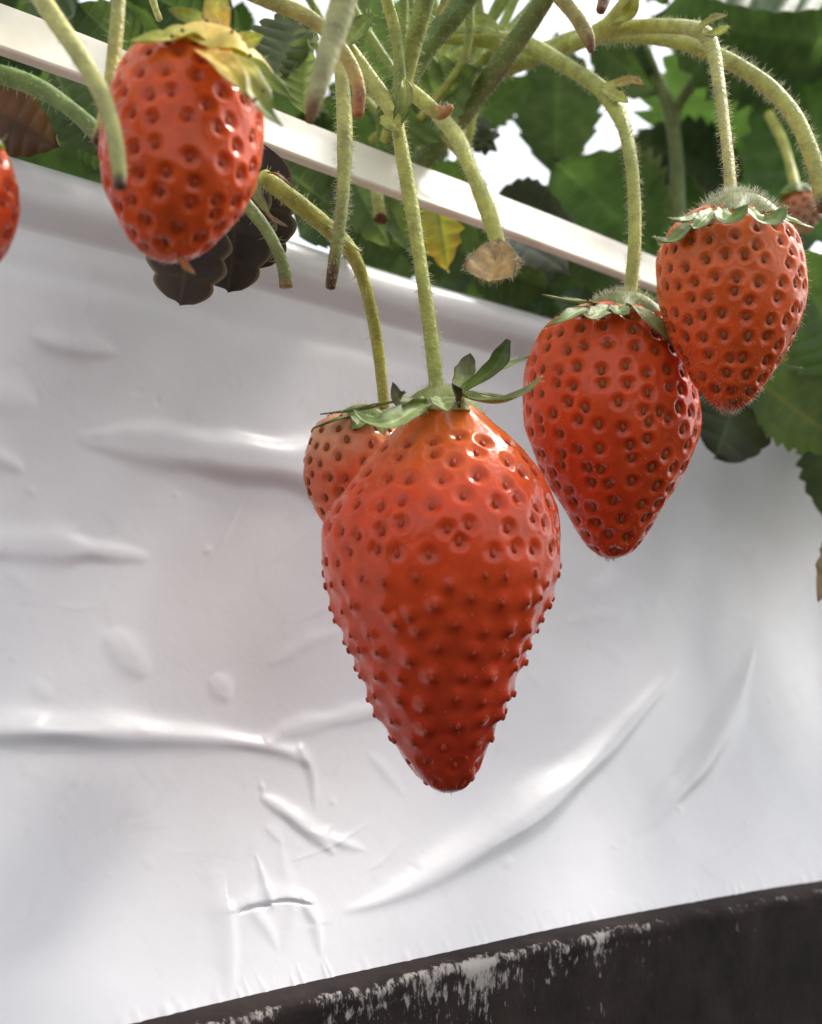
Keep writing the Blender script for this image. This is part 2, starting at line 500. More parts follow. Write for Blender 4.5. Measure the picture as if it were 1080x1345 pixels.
# ------------------------------------------------------------------ ribbons: sepals and bracts
def ribbon(name, pts, width, face, c0, c1, parent, origin, cup=0.25, nu=34, nv=15, shape=None, hair=0, wave=0.06):
    """pts (px,py,d); width px at the widest; face: camera-frame normal hint; c0 base colour, c1 tip colour"""
    W = np.array([P(*p) for p in pts])
    c = spline(W, nu)
    T = nrm(np.gradient(c, axis=0))
    d = np.mean([p[2] for p in pts])
    face = camdir(*face)
    X = nrm(np.cross(T, face)); Nn = nrm(np.cross(X, T))
    u = np.linspace(0, 1, nu)
    prof = (shape(u) if shape else np.clip((0.55 + 1.6 * u) * (1 - u ** 2.6), 0, None) / 1.08)
    wv = 1 + wave * np.sin(u * 19 + rng.uniform(0, 6))
    hw = np.maximum(prof * wv * width * 0.5 * d / FPX * 0.01, 0.00006)
    v = np.linspace(-1, 1, nv)
    # a rounded cross-section of finite thickness: a closed loop over v, top then bottom
    vv = np.r_[v, v[::-1][1:-1]]
    sg = np.r_[np.ones(nv), -np.ones(nv - 2)]
    th = 0.00013
    up = cup * hw[:, None] * (vv[None] ** 2 - 0.3) + 0.16 * hw[:, None] * (np.minimum(np.abs(vv[None]) * 3.0, 1) - 0.7) + 0.07 * hw[:, None] * np.sin(u[:, None] * 14 + 3 * vv[None] + pts[0][0])
    up = up + sg[None] * th * np.sqrt(np.clip(1 - vv[None] ** 2, 0, 1))
    V = c[:, None] + X[:, None] * (vv[None] * hw[:, None])[..., None] + Nn[:, None] * up[..., None]
    m = len(vv)
    f = u[:, None, None] ** 1.3
    cols = np.array(c0) * (1 - f) + np.array(c1) * f
    cols = np.repeat(cols, m, 1)
    vein = np.exp(-(vv / 0.10) ** 2)[None] * 0.35 + 0.16 * np.exp(-((np.abs(vv)[None] - 0.45 * (1 - u[:, None])) / 0.07) ** 2)
    edge = np.clip((np.abs(vv)[None] - 0.72) / 0.28, 0, 1) * 0.32
    mott = 0.12 * np.sin(u[:, None] * 27 + 5 * vv[None]) * np.sin(u[:, None] * 11 - 7 * vv[None] + pts[0][1])
    cols = cols * (1 + vein - edge + mott)[..., None]
    F = grid_faces(nu, m, True).tolist()
    F.append(list(range(m))[::-1]); F.append([(nu - 1) * m + k for k in range(m)])
    o = mesh_obj(name, V.reshape(-1, 3), F, M_SEPAL, parent, origin, np.clip(cols.reshape(-1, 3), 0, 1))
    if hair:
        i = rng.integers(1, nu - 1, hair); s = rng.choice([-1.0, 1.0], hair)
        pos = c[i] + X[i] * (s * hw[i] * 0.97)[:, None] + Nn[i] * (cup * hw[i] * 0.65)[:, None]
        if hair > 100:                        # woolly all over
            i2 = rng.integers(2, nu, hair * 3).clip(0, nu - 1); s2 = rng.uniform(-1, 1, hair * 3)
            p2 = c[i2] + X[i2] * (s2 * hw[i2])[:, None] + Nn[i2] * (cup * hw[i2] * (s2 ** 2 - 0.3))[:, None]
            add_hair(o, origin, p2, Nn[i2] * rng.choice([-1.0, 1.0], hair * 3)[:, None] * 0.7 + T[i2] * rng.normal(0.2, 0.6, (hair * 3, 1)) + rng.normal(0, 0.4, (hair * 3, 3)), (0.06, 0.16), 0.004)
        add_hair(o, origin, pos, X[i] * s[:, None] + T[i] * 0.7 + rng.normal(0, 0.25, (hair, 3)), (0.04, 0.10), 0.004)
    return o

# ------------------------------------------------------------------ berries
def uv_seed():
    V, F = [], []
    nu, nv = 9, 10
    for i in range(nu):
        ph = math.pi * i / (nu - 1)
        z = math.cos(ph)
        rr = math.sin(ph) * (1 - 0.22 * z)
        for j in range(nv):
            a = 2 * math.pi * j / nv
            V.append((rr * math.cos(a), z, rr * math.sin(a)))
    return np.array(V), grid_faces(nu, nv, True)

SEED_V, SEED_F = uv_seed()

def berry(label, top, bot, prof, gap, dimple, ridge, seed_px, seedmat, colour, group='ripe strawberries',
          mound=None, NT=230, NTH=300, depth=0.95, hairs=0, jitter=0.125, name='strawberry', tmin=0.05, seed_out=None, bend=0.0, hl=(0.04, 0.09)):
    """top, bot: (px,py,d cm) of the axis; prof: (t, left px, right px) across the axis"""
    A, Bt = P(*top), P(*bot)
    d2 = np.array([bot[0] - top[0], bot[1] - top[1]], float); len_px = np.linalg.norm(d2); d2 /= len_px
    perp2 = np.array([-d2[1], d2[0]])
    if perp2[0] < 0: perp2 = -perp2
    X = nrm(perp2[0] * Rv - perp2[1] * Uv)
    ax = nrm(Bt - A)
    X = nrm(X - ax * np.dot(X, ax)); Y = np.cross(ax, X)
    pr = np.array(prof, float)
    s_of = lambda t: np.arccos(1 - 2 * np.clip(t, 0, 1)) / math.pi
    sk = s_of(pr[:, 0])
    s = np.linspace(0, 1, NT)
    t = (1 - np.cos(math.pi * s)) / 2
    def interp(y):
        p = np.c_[sk, y]
        o = spline(np.c_[sk * 400, y, 0 * y], 1500)
        return np.interp(s * 400, o[:, 0], o[:, 1])
    l, r = interp(pr[:, 1]), interp(pr[:, 2])
    dd = top[2] + (bot[2] - top[2]) * t
    k = dd / FPX * 0.01
    rad = np.maximum((l + r) / 2 * k, 1e-6)
    cen = A + (Bt - A) * t[:, None] + X * ((r - l) / 2 * k)[:, None]
    th = np.linspace(0, 2 * math.pi, NTH, endpoint=False)
    wob = 1 + 0.015 * np.cos(3 * th[None] + 4 * t[:, None]) + 0.012 * np.cos(2 * th[None] + 1 - 5 * t[:, None])
    D = X * np.cos(th)[:, None] + Y * np.sin(th)[:, None] * depth
    V = cen[:, None] + D[None] * (rad[:, None] * wob)[..., None]
    def normals(V):
        du = np.gradient(V, axis=0); dv = (np.roll(V, -1, 1) - np.roll(V, 1, 1))
        n = np.cross(dv, du); n = nrm(n)
        n[0] = -ax; n[-1] = ax
        out = np.sign(np.sum(n * D[None], -1, keepdims=True).mean())
        n[1:-1] *= out
        return n
    Nn = normals(V)
    # seeds: staggered rows by arc length
    arc = np.r_[0, np.cumsum(np.hypot(np.diff(rad), np.linalg.norm(np.diff(cen, axis=0), axis=1)))]
    g = gap * top[2] / FPX * 0.01
    seeds = []
    row = 0
    a0 = np.interp(tmin, t, arc)
    a_ = a0
    tb = lambda a: np.interp(a, arc, t)
    while a_ < arc[-1] - g * 0.4:
        i = np.interp(a_, arc, np.arange(NT))
        cnt = max(3, int(round(2 * math.pi * np.interp(i, np.arange(NT), rad) / g)))
        off = rng.uniform(0, 1) if row == 0 else off + 0.5 / cnt + rng.uniform(-0.06, 0.06) / cnt
        for q in range(cnt):
            ii = np.clip(i + rng.normal(0, jitter) * g / (arc[-1] / NT), 1, NT - 2)
            jj = ((q + rng.normal(0, jitter)) / cnt + off) % 1.0 * NTH
            seeds.append((ii, jj))
        row += 1
        a_ += g * 0.84
    si = np.array(seeds)
    i0 = np.round(si[:, 0]).astype(int); j0 = np.round(si[:, 1]).astype(int) % NTH
    sp = V[i0, j0]; sn = Nn[i0, j0]; st = t[i0]
    # displacement from nearest two seeds
    VV = V.reshape(-1, 3).astype(np.float32); sp32 = sp.astype(np.float32)
    d1 = np.zeros(len(VV)); d2n = np.zeros(len(VV)); idx = np.zeros(len(VV), int)
    for q in range(0, len(VV), 8000):
        dist = np.linalg.norm(VV[q:q + 8000, None] - sp32[None], axis=2)
        part = np.partition(dist, 1, axis=1)
        d1[q:q + 8000] = part[:, 0]; d2n[q:q + 8000] = part[:, 1]; idx[q:q + 8000] = np.argmin(dist, axis=1)
    d1 /= g; d2n /= g
    rs = rng.uniform(0.7, 1.25, len(sp))
    pit = np.exp(-(d1 / 0.25) ** 2.4) * rs[idx]
    rim = 0.65 * np.exp(-((d1 - 0.40) / 0.11) ** 2) + 0.5 * np.exp(-((d2n - d1) / 0.30) ** 2)
    px = top[2] / FPX * 0.01
    mv = (mound(st) if mound else 0 * st)
    tt = np.repeat(t, NTH)
    mvv = (mound(tt) if mound else 0 * tt)
    fade = np.clip(np.minimum(tt / 0.07, (1 - tt) / 0.03), 0, 1)
    h = (-dimple * pit * (1 - mvv) + ridge * (rim - 0.4) * (1 - mvv) + mvv * dimple * 1.45 * np.exp(-(d1 / 0.285) ** 2) * rs[idx]) * px * fade
    h += px * 1.2 * (np.sin(tt * 21 + np.tile(th, NT) * 3) * np.sin(np.tile(th, NT) * 5 + tt * 9)) * fade
    V2 = V + Nn * h.reshape(NT, NTH)[..., None]
    cols = colour(tt, np.tile(th, NT), pit, rim)
    root = empty(name, A, label, 'strawberry', group)
    F = grid_faces(NT, NTH, True)
    fl = mesh_obj('fruit_flesh', V2.reshape(-1, 3), F, M_FLESH, root, A, np.clip(cols, 0, 1))
    # seeds
    down = nrm(np.gradient(V, axis=0)[i0, j0])
    so_ = seed_out(st) if seed_out else np.where(mv > 0.5, 1.0, 0.25)
    hs = h.reshape(NT, NTH)[i0, j0]
    sz = (1 - 0.3 * mv) * seed_px * px * rng.uniform(0.8, 1.15, len(sp)) * np.clip(0.75 + 0.5 * np.minimum(st, 1 - st) * 4, 0.75, 1.0)
    cpos = sp + sn * (hs + so_ * sz * 0.35)[:, None]
    view = nrm(CAM - cpos)
    face = np.sum(sn * view, -1)
    order = np.argsort(-face * sz)
    n_ind = min(100, int((face > 0.05).sum()))
    me = bpy.data.meshes.new('seed')
    sc = 1.0
    me.from_pydata([tuple(v) for v in SEED_V], [], SEED_F.tolist())
    me.polygons.foreach_set('use_smooth', np.ones(len(me.polygons), bool))
    me.materials.append(seedmat)
    restV, restF = [], []
    for cnt, q in enumerate(order):
        z = sn[q]; y = nrm(down[q] - z * np.dot(down[q], z) + rng.normal(0, 0.12, 3)); y = nrm(y - z * np.dot(y, z)); x = np.cross(y, z)
        R3 = np.stack([x * sz[q] * 0.62, -y * sz[q], z * sz[q] * 0.5], 1)
        if cnt < n_ind:
            Mx = Matrix.Identity(4)
            for aa in range(3):
                for bb in range(3): Mx[aa][bb] = R3[aa, bb]
                Mx[aa][3] = (cpos[q] - A)[aa]
            # mesh axes: x, y(long), z
            o = bpy.data.objects.new('seed', me); COL.objects.link(o); o.parent = fl
            o.matrix_basis = Mx
        else:
            restF.append(SEED_F + len(restV) * len(SEED_V)); restV.append(SEED_V @ R3.T + cpos[q])
    if restV:
        mesh_obj('seed', np.vstack(restV), np.vstack(restF), seedmat, fl, A, kind='stuff')
    if hairs:
        ii = rng.integers(6, NT - 4, hairs); jj = rng.integers(0, NTH, hairs)
        pos = V2[ii, jj]; dr = Nn[ii, jj] + rng.normal(0, 0.28, (hairs, 3)) + ax * rng.normal(0.15, 0.25, (hairs, 1))
        add_hair(fl, A, pos, dr, hl, 0.0036)
    return root, A, dict(V=V2, N=Nn, t=t, ax=ax, X=X, Y=Y, A=A, Bt=Bt, px=px)

def dome(root, org, centre, rx, ry, axis, X, c0, c1, hairs=250, hl=(0.06, 0.14), bulge=0.45, name='calyx'):
    """a small cap of tissue under the sepals; axis points towards the stalk"""
    Y = np.cross(axis, X)
    nr, na = 14, 40
    rr = np.linspace(0, 1, nr); th = np.linspace(0, 2 * math.pi, na, endpoint=False)
    lob = 1 + 0.13 * np.cos(7 * th + 0.6)
    V = np.zeros((nr, na, 3))
    for i, q in enumerate(rr):
        z = bulge * ry * (1 - q ** 2) - 0.45 * ry * q ** 3
        rad = np.maximum(q, 0.002) * (1 + (lob - 1) * q ** 2)
        V[i] = centre + axis * z + X * (rx * rad * np.cos(th))[:, None] + Y * (ry * rad * np.sin(th))[:, None]
    f = (rr ** 1.5)[:, None, None]
    cols = np.broadcast_to(np.array(c0) * (1 - f) + np.array(c1) * f, (nr, na, 3)).reshape(-1, 3)
    o = mesh_obj(name, V.reshape(-1, 3), grid_faces(nr, na, True)[:, ::-1], M_SEPAL, root, org, cols)
    if hairs:
        i = rng.integers(1, nr, hairs); j = rng.integers(0, na, hairs)
        pos = V[i, j]; dr = axis * 0.9 + nrm(pos - centre) * 0.9 + rng.normal(0, 0.3, (hairs, 3))
        add_hair(o, org, pos, dr, hl, 0.0042)
    return o

def berry_stalk(root, org, pts, hair=60, hl=(0.05, 0.12), **kw):
    V, F, cols, info = stalk_mesh(pts, **kw)
    s = mesh_obj('stalk', V, F, M_STALK, root, org, cols)
    if hair: add_hair(s, org, *stalk_hair(info, hair, hl), lcm=hl)
    return s

# ------------------------------------------------------------------ leaves
LG = (0.055, 0.105, 0.028)
LD = (0.03, 0.06, 0.02)
LP = (0.10, 0.16, 0.045)

def leaf(label, base, tip, width, roll=0.0, yawn=0.0, curl=0.0, fold=0.25, col=LG, vein=None, rim=None, teeth=9, tooth=0.16, pleat=0.05,
         petiole=None, name='strawberry_leaf', cat='leaf', group=None, flip=1, nv=23, tipcol=None, extra=(), pet_r=6, pet_hair=30, round_teeth=False, mat_=None):
    blades = [dict(base=base, tip=tip, width=width, roll=roll, curl=curl, fold=fold, col=col, tipcol=tipcol)] + [dict(x) for x in extra]
    org = P(*base)
    root = empty(name, org, label, cat, group)
    far = base[2] > 28
    for bd in blades:
        b0, t0 = P(*bd['base']), P(*bd['tip'])
        L = np.linalg.norm(t0 - b0); y = (t0 - b0) / L
        dm = (bd['base'][2] + bd['tip'][2]) / 2
        toward = nrm(CAM - (b0 + t0) / 2)
        n = nrm(toward - y * np.dot(toward, y)); x = np.cross(y, n)
        ro = math.radians(bd.get('roll', roll)); n, x = n * math.cos(ro) + x * math.sin(ro), x * math.cos(ro) - n * math.sin(ro)
        W = bd['width'] * 0.5 * dm / FPX * 0.01
        nu = teeth * 8 + 1
        u = np.linspace(0, 1, nu); v = np.linspace(-1, 1, nv)
        w0 = np.clip(np.sin(math.pi * np.clip(u, 0, 1) ** 0.85), 0, None) ** (0.42 if round_teeth else 0.62)
        ph = (u * teeth) % 1.0
        saw = (np.abs(np.sin(math.pi * ph)) if round_teeth else np.where(ph < 0.75, ph / 0.75, (1 - ph) / 0.25))
        w_ = W * w0 * (1 - tooth + tooth * saw)
        yy = u * L * 0.86
        k = 0.5
        Xc = v[None] * w_[:, None]
        Yc = yy[:, None] + np.abs(v)[None] ** 1.25 * (W * w0 if round_teeth else w_)[:, None] * k * (1 - 0.75 * u[:, None]) + (u ** 6 * L * (0.0 if round_teeth else 0.14))[:, None] * (1 - 0.6 * np.abs(v)[None])
        pl = np.abs(np.sin(math.pi * u * teeth)) ** 0.7
        Zc = W * pleat * (0.4 if far else 1) * (pl[:, None] * np.abs(v)[None] ** 0.5) * 2 + bd.get('fold', fold) * np.abs(Xc) - 0.35 * bd.get('fold', fold) * Xc ** 2 / W
        Zc += bd.get('curl', curl) * L * (Yc / L) ** 2 + 0.03 * L * np.sin(3 * u[:, None] + 2 * v[None] + rng.uniform(0, 6))
        Zc -= bd.get('curl', curl) * L * (Yc / L) * 0.5
        Vv = b0 + x * Xc[..., None] + y * Yc[..., None] + n * (flip * Zc)[..., None]
        c0 = np.array(bd.get('col', col)) * (np.array((1.85, 1.7, 1.9)) if mat_ is None else 1); ct = np.array(bd.get('tipcol') or c0)
        f = (np.clip(u[:, None] * 0.6 + np.abs(v)[None] * 0.45, 0, 1) ** 1.6)[..., None]
        cc = c0 * (1 - f) + ct * f
        vn = np.array(vein) if vein is not None else c0 * (1.35 if far else 1.9) + 0.01
        vm = np.clip(1 - np.abs(np.abs(np.sin(math.pi * u * teeth))) / 0.30, 0, 1)[:, None] * np.clip(1.1 - np.abs(v)[None], 0, 1) * 0.55
        mid = np.clip(1 - np.abs(v)[None] / 0.10, 0, 1) * np.ones((nu, 1)) * 0.9
        vf = np.maximum(vm, mid)[..., None]
        cc = cc * (1 - vf) + vn * vf
        if rim is not None:
            rf = np.clip((np.abs(v)[None] - 0.88) / 0.12, 0, 1)[..., None] * np.ones((nu, 1, 1))
            cc = cc * (1 - rf) + np.array(rim) * rf
        mesh_obj('blade', Vv.reshape(-1, 3), grid_faces(nu, nv), mat_ or M_LEAF, root, org, np.clip(cc.reshape(-1, 3), 0, 1))
    if petiole:
        V, F, cols, info = stalk_mesh([(x, yv, d, pet_r) for x, yv, d in petiole], c0=(0.16, 0.22, 0.06))
        pe = mesh_obj('petiole', V, F, M_STALK, root, org, cols)
        if pet_hair: add_hair(pe, org, *stalk_hair(info, pet_hair, (0.06, 0.14)), lcm=(0.06, 0.14))
    return root


# ------------------------------------------------------------------ the bed's side: plastic sheet, board, batten
Y0 = 22.3           # cm from the camera to the sheet's plane
def lean_of(q):      # the sheet bows out towards its foot; q is cm below the lip
    q = np.clip(q, 0, None)
    return -0.10 * q + 0.0235 * q * q
def on_sheet(px, py, lip=False):
    """pixel -> (a, z) in cm on the sheet's face"""
    d = ray(px, py)
    s = -Y0 / np.dot(N, d)
    if not lip:
        for _ in range(30): s = (-Y0 + lean_of(ZT0 - d[2] * s)) / np.dot(N, d)
    return np.dot(B, d) * s, d[2] * s
ZT0 = on_sheet(0, 195, True)[1]
def bedpt(a, o, z):
    a, o, z = np.broadcast_arrays(a, o, z)
    return CAM + (a[..., None] * B + o[..., None] * N + z[..., None] * Zv) * 0.01
_lp = [on_sheet(0, 185, True), on_sheet(740, 414, True)]
def z_top(a): return _lp[0][1] + (_lp[1][1] - _lp[0][1]) * (a - _lp[0][0]) / (_lp[1][0] - _lp[0][0])
_bp = np.array([on_sheet(180, 1345), on_sheet(640, 1240), on_sheet(1080, 1158)])
def z_bot(a):
    q = np.polyfit(_bp[:, 0], _bp[:, 1], 2)
    lin = np.polyfit(_bp[:, 0], _bp[:, 1], 1)
    inside = np.clip(a, _bp[0, 0], _bp[2, 0])
    return np.polyval(q, inside) + lin[0] * (a - inside)

def build_sheet():
    t0, t1 = on_sheet(285, 1200)[0], on_sheet(430, 1200)[0]
    a_fine = np.r_[np.arange(-14, t0, 0.062), np.arange(t0, t1, 0.024), np.arange(t1 + 0.03, 52, 0.062)]
    a = np.r_[np.linspace(-60, -14.1, 60), a_fine, np.linspace(52.3, 130, 80)]
    prof = np.array([(-7, 1.4), (-4, 0.55), (-2, 0.12), (-1.0, 0.0), (-0.45, 0.05), (-0.1, 0.3), (0.06, 0.7), (0.05, 1.05), (-0.1, 1.35), (-0.24, 1.6)])
    pr = spline(np.c_[prof, 0 * prof[:, 0]], 70)[:, :2]
    lo_, hi_ = 0.80, 0.94
    qf = np.r_[np.linspace(0, lo_, 240)[1:], np.linspace(lo_, hi_, 95)[1:], np.linspace(hi_, 1, 26)[1:]]
    zt, zb = z_top(a), z_bot(a)
    # top lip
    o1 = np.broadcast_to(pr[:, 0][:, None] - Y0, (70, len(a)))
    z1 = zt[None] - pr[:, 1][:, None]
    o_c = pr[-1, 0]; q_c = pr[-1, 1]
    z2 = (zt - q_c)[None] + (zb - zt + q_c)[None] * qf[:, None]
    dq = (zt - q_c)[None] - z2
    lean = lean_of(ZT0 - z2)
    blend = np.exp(-dq / 0.7)
    o2 = -Y0 + lean * (1 - blend) + blend * o_c
    o = np.vstack([o1, o2]); z = np.vstack([z1, z2])
    AA = np.broadcast_to(a, o.shape)
    H = np.zeros_like(o)
    # soft undulation along the lip and the face
    H += 0.09 * np.sin(AA * 0.55 + 1.0) * np.exp(-((zt[None] - z - 0.8) / 1.2) ** 2)
    H += 0.035 * np.sin(AA * 0.31 + z * 0.5) + 0.02 * np.sin(AA * 0.83 - z * 1.1 + 2)
    def wr(pts, w_up, w_dn, h, ends='both', sharp=1.0, power=0.8):
        """a ridge along a pixel polyline; widths in px, height in cm"""
        nonlocal H
        q = np.array([on_sheet(x, y) for x, y in pts])
        dense = spline(np.c_[q, 0 * q[:, 0]], 40)[:, :2]
        L = np.r_[0, np.cumsum(np.linalg.norm(np.diff(dense, axis=0), axis=1))]; am = float(np.clip((L[-1] - 0.8) / 2.5, 0, 1)); L /= L[-1]
        xm, ym = pts[len(pts) // 2]
        e0, e1 = on_sheet(xm, ym - 5), on_sheet(xm, ym + 5)
        s = np.hypot(e1[0] - e0[0], e1[1] - e0[1]) / 10
        wu, wd = w_up * s, w_dn * s
        pad = 3.2 * max(wu, wd)
        m = (AA > dense[:, 0].min() - pad) & (AA < dense[:, 0].max() + pad) & (z > dense[:, 1].min() - pad) & (z < dense[:, 1].max() + pad)
        m[:70] = False
        pa = np.stack([AA[m], z[m]], -1)
        best = np.full(len(pa), 1e9); sg = np.zeros(len(pa)); tau = np.zeros(len(pa)); along = np.zeros(len(pa))
        for i in range(len(dense) - 1):
            p, d = dense[i], dense[i + 1] - dense[i]
            ll = np.dot(d, d)
            u = ((pa - p) @ d) / ll
            uc = np.clip(u, 0, 1)
            v = pa - p - uc[:, None] * d
            dd = np.linalg.norm(v, axis=1)
            k = dd < best
            best[k] = dd[k]; tau[k] = (L[i] + (L[i + 1] - L[i]) * uc)[k]
            dn = np.array([d[1], -d[0]]) / math.sqrt(ll)
            if dn[1] > 0 or (abs(dn[1]) < 1e-6): dn = -dn          # below the line is positive
            sg[k] = (v @ dn)[k]
        tp = {'both': np.sin(math.pi * tau), 'start': np.sin(math.pi * 0.5 * tau), 'end': np.cos(math.pi * 0.5 * tau), 'none': np.ones_like(tau)}[ends]
        tp = np.clip(tp, 0, 1) ** power
        wscale = (0.2 + 0.8 * tp) * (1 + am * (0.18 * np.sin(tau * 11 + pts[0][0]) + 0.1 * np.sin(tau * 23 + pts[0][1])))
        ww = np.where(sg > 0, wd, wu) * wscale
        H[m] += h * tp * (1 + 0.2 * am * np.sin(tau * 9 + pts[0][1])) * np.exp(-(best / ww) ** (2 * sharp))
    wr([(-60, 960), (0, 960), (100, 962), (200, 967), (300, 974), (370, 986), (408, 1004)], 22.4, 15.8, 0.180, 'end', 0.95, 0.5)
    wr([(345, 975), (380, 960), (430, 948), (490, 934), (540, 925)], 13.4, 10.5, 0.072, 'both', 1.2, 0.5)
    wr([(395, 985), (408, 1010), (412, 1035), (414, 1065)], 9.0, 8.4, 0.061, 'end', 1.2)
    wr([(340, 1046), (380, 1072), (415, 1100), (440, 1122)], 14.6, 9.5, 0.079, 'both', 1.2, 0.5)
    wr([(400, 1090), (440, 1104), (480, 1117)], 9.0, 7.4, 0.050, 'both')
    wr([(450, 1198), (500, 1182), (560, 1152), (640, 1102), (720, 1046), (790, 986), (840, 932), (890, 876)], 22.4, 17.9, 0.294, 'both', 0.95, 0.8)
    wr([(830, 1098), (870, 1060), (920, 1000), (960, 930), (992, 850)], 15.7, 13.7, 0.184, 'both', 0.95, 0.85)
    wr([(870, 1030), (905, 985), (930, 945)], 9.0, 8.4, -0.022)
    wr([(-60, 712), (0, 716), (80, 720), (140, 726), (195, 732)], 24.6, 19.9, 0.122, 'end', 1.3, 0.6)
    wr([(38, 440), (80, 456), (155, 464)], 24.6, 12.6, 0.072, 'both', 0.95, 0.85)
    wr([(-30, 520), (10, 525), (50, 530)], 31.4, 21.0, 0.058)
    wr([(-20, 596), (5, 604), (34, 620)], 13.4, 10.5, 0.058)
    wr([(140, 830), (165, 862), (195, 886)], 29.1, 18.9, 0.050, 'both', 1.3, 0.5)
    wr([(278, 890), (290, 905), (302, 918)], 21.3, 15.8, 0.036, 'both', 1.4, 0.4)
    wr([(40, 895), (55, 908), (70, 915)], 15.7, 11.6, 0.022)
    wr([(352, 875), (380, 860), (415, 840), (455, 826)], 10.1, 8.4, 0.036)
    wr([(480, 985), (505, 1010), (535, 1048)], 10.1, 8.4, 0.025)
    wr([(740, 818), (780, 810), (830, 805)], 10.1, 8.4, 0.054)
    wr([(770, 778), (820, 775), (870, 790)], 19.0, 14.7, 0.058, 'both', 1.3, 0.5)
    wr([(690, 880), (703, 893), (718, 904)], 6.7, 6.3, 0.018)
    wr([(890, 680), (920, 676), (950, 680)], 11.2, 7.4, 0.036)
    wr([(930, 706), (950, 700), (968, 690)], 6.7, 5.2, 0.022)
    wr([(868, 838), (890, 832), (905, 832)], 7.8, 6.3, 0.022)
    wr([(640, 880), (690, 900), (760, 905)], 17.9, 12.6, 0.014)
    wr([(700, 1130), (800, 1115), (880, 1100)], 24.6, 18.9, 0.014)
    # stretched folds above and below the little tear
    wr([(334, 1120), (344, 1150), (354, 1184)], 7.8, 7.4, 0.040, 'start')
    wr([(366, 1100), (374, 1140), (386, 1182)], 14, 12, 0.018, 'start')
    wr([(210, 1316), (220, 1334), (226, 1350)], 9.0, 8.4, 0.022)
    wr([(330, 430), (420, 440), (560, 470), (690, 505)], 17.9, 16.8, -0.022)
    # the crease just under the lip
    wr([(-60, 318), (0, 338), (130, 372), (300, 418), (450, 452), (600, 492), (700, 515)], 20.2, 14.7, -0.043, 'none')
    wr([(290, 1200), (345, 1180), (418, 1184)], 16, 5, 0.045, 'both', 1.0, 0.9)
    wr([(312, 1200), (332, 1192), (356, 1189)], 2.2, 1.8, -0.09, 'both', 1.0, 0.5)
    wr([(350, 1186), (380, 1183), (410, 1189)], 2.2, 1.8, -0.10, 'both', 1.0, 0.5)
    wr([(298, 1196), (303, 1250), (303, 1320)], 26, 12, 0.05, 'end', 1.0, 0.7)
    wr([(335, 1200), (352, 1222), (366, 1250)], 14, 11, 0.03, 'end', 1.0, 0.8)
    wr([(402, 1192), (415, 1214), (421, 1256)], 15, 9, 0.055, 'end', 1.0, 0.8)
    wr([(385, 1198), (380, 1222), (370, 1250)], 13, 12, 0.024, 'end', 1.0, 0.8)
    wr([(100, 576), (200, 584), (300, 600), (420, 614), (540, 622)], 40, 40, 0.30, 'start', 1.9, 0.75)
    # fine puckers along the foot
    for i in range(70):
        x = rng.uniform(150, 1090); y = np.interp(x, [150, 180, 640, 1080], [1352, 1345, 1240, 1158])
        hgt = rng.uniform(10, 34)
        wr([(x, y + 3), (x - hgt * 0.25, y - hgt * 0.5), (x - hgt * rng.uniform(0.2, 0.6), y - hgt)], 4, 4, rng.uniform(0.006, 0.025), 'end')
    # faint dents everywhere
    for i in range(46):
        x, y = rng.uniform(-40, 1100), rng.uniform(440, 1220)
        L_ = rng.uniform(15, 70); an = rng.normal(0.15, 0.5)
        wr([(x, y), (x + L_ * math.cos(an) * 0.5, y - L_ * math.sin(an) * 0.5), (x + L_ * math.cos(an), y - L_ * math.sin(an))], rng.uniform(5, 14), rng.uniform(4, 9), rng.uniform(-0.018, 0.03))
    for i in range(80):
        x, y = rng.uniform(-40, 1100), rng.uniform(430, 1230)
        L_ = rng.uniform(6, 24); an = rng.normal(0.2, 0.6)
        wr([(x, y), (x + L_ * math.cos(an) * 0.5, y - L_ * math.sin(an) * 0.5), (x + L_ * math.cos(an), y - L_ * math.sin(an))], rng.uniform(2.5, 7), rng.uniform(2.5, 7), rng.uniform(-0.010, 0.022))
    for i in range(16):
        x, y = rng.uniform(-20, 1000), rng.uniform(700, 1150); L_ = rng.uniform(60, 150); an = rng.normal(0.75, 0.35)
        wr([(x, y), (x + L_ * 0.5 * math.cos(an), y - L_ * 0.5 * math.sin(an) + 6), (x + L_ * math.cos(an), y - L_ * math.sin(an))], 4, 3, rng.uniform(0.006, 0.018), 'both', 0.7, 0.8)
    o = o + H
    # the tear over the foot's fold: a short slit whose lower lip stands out
    V = bedpt(AA, o, z)
    ob = mesh_obj('plastic_sheet', V.reshape(-1, 3), grid_faces(V.shape[0], V.shape[1])[:, ::-1], M_SHEET)
    tag(ob, 'creased white plastic sheet hanging down the side of the growing bed', 'plastic sheet')
    return a, o[-1], z[-1]

A_, OB_, ZB_ = build_sheet()

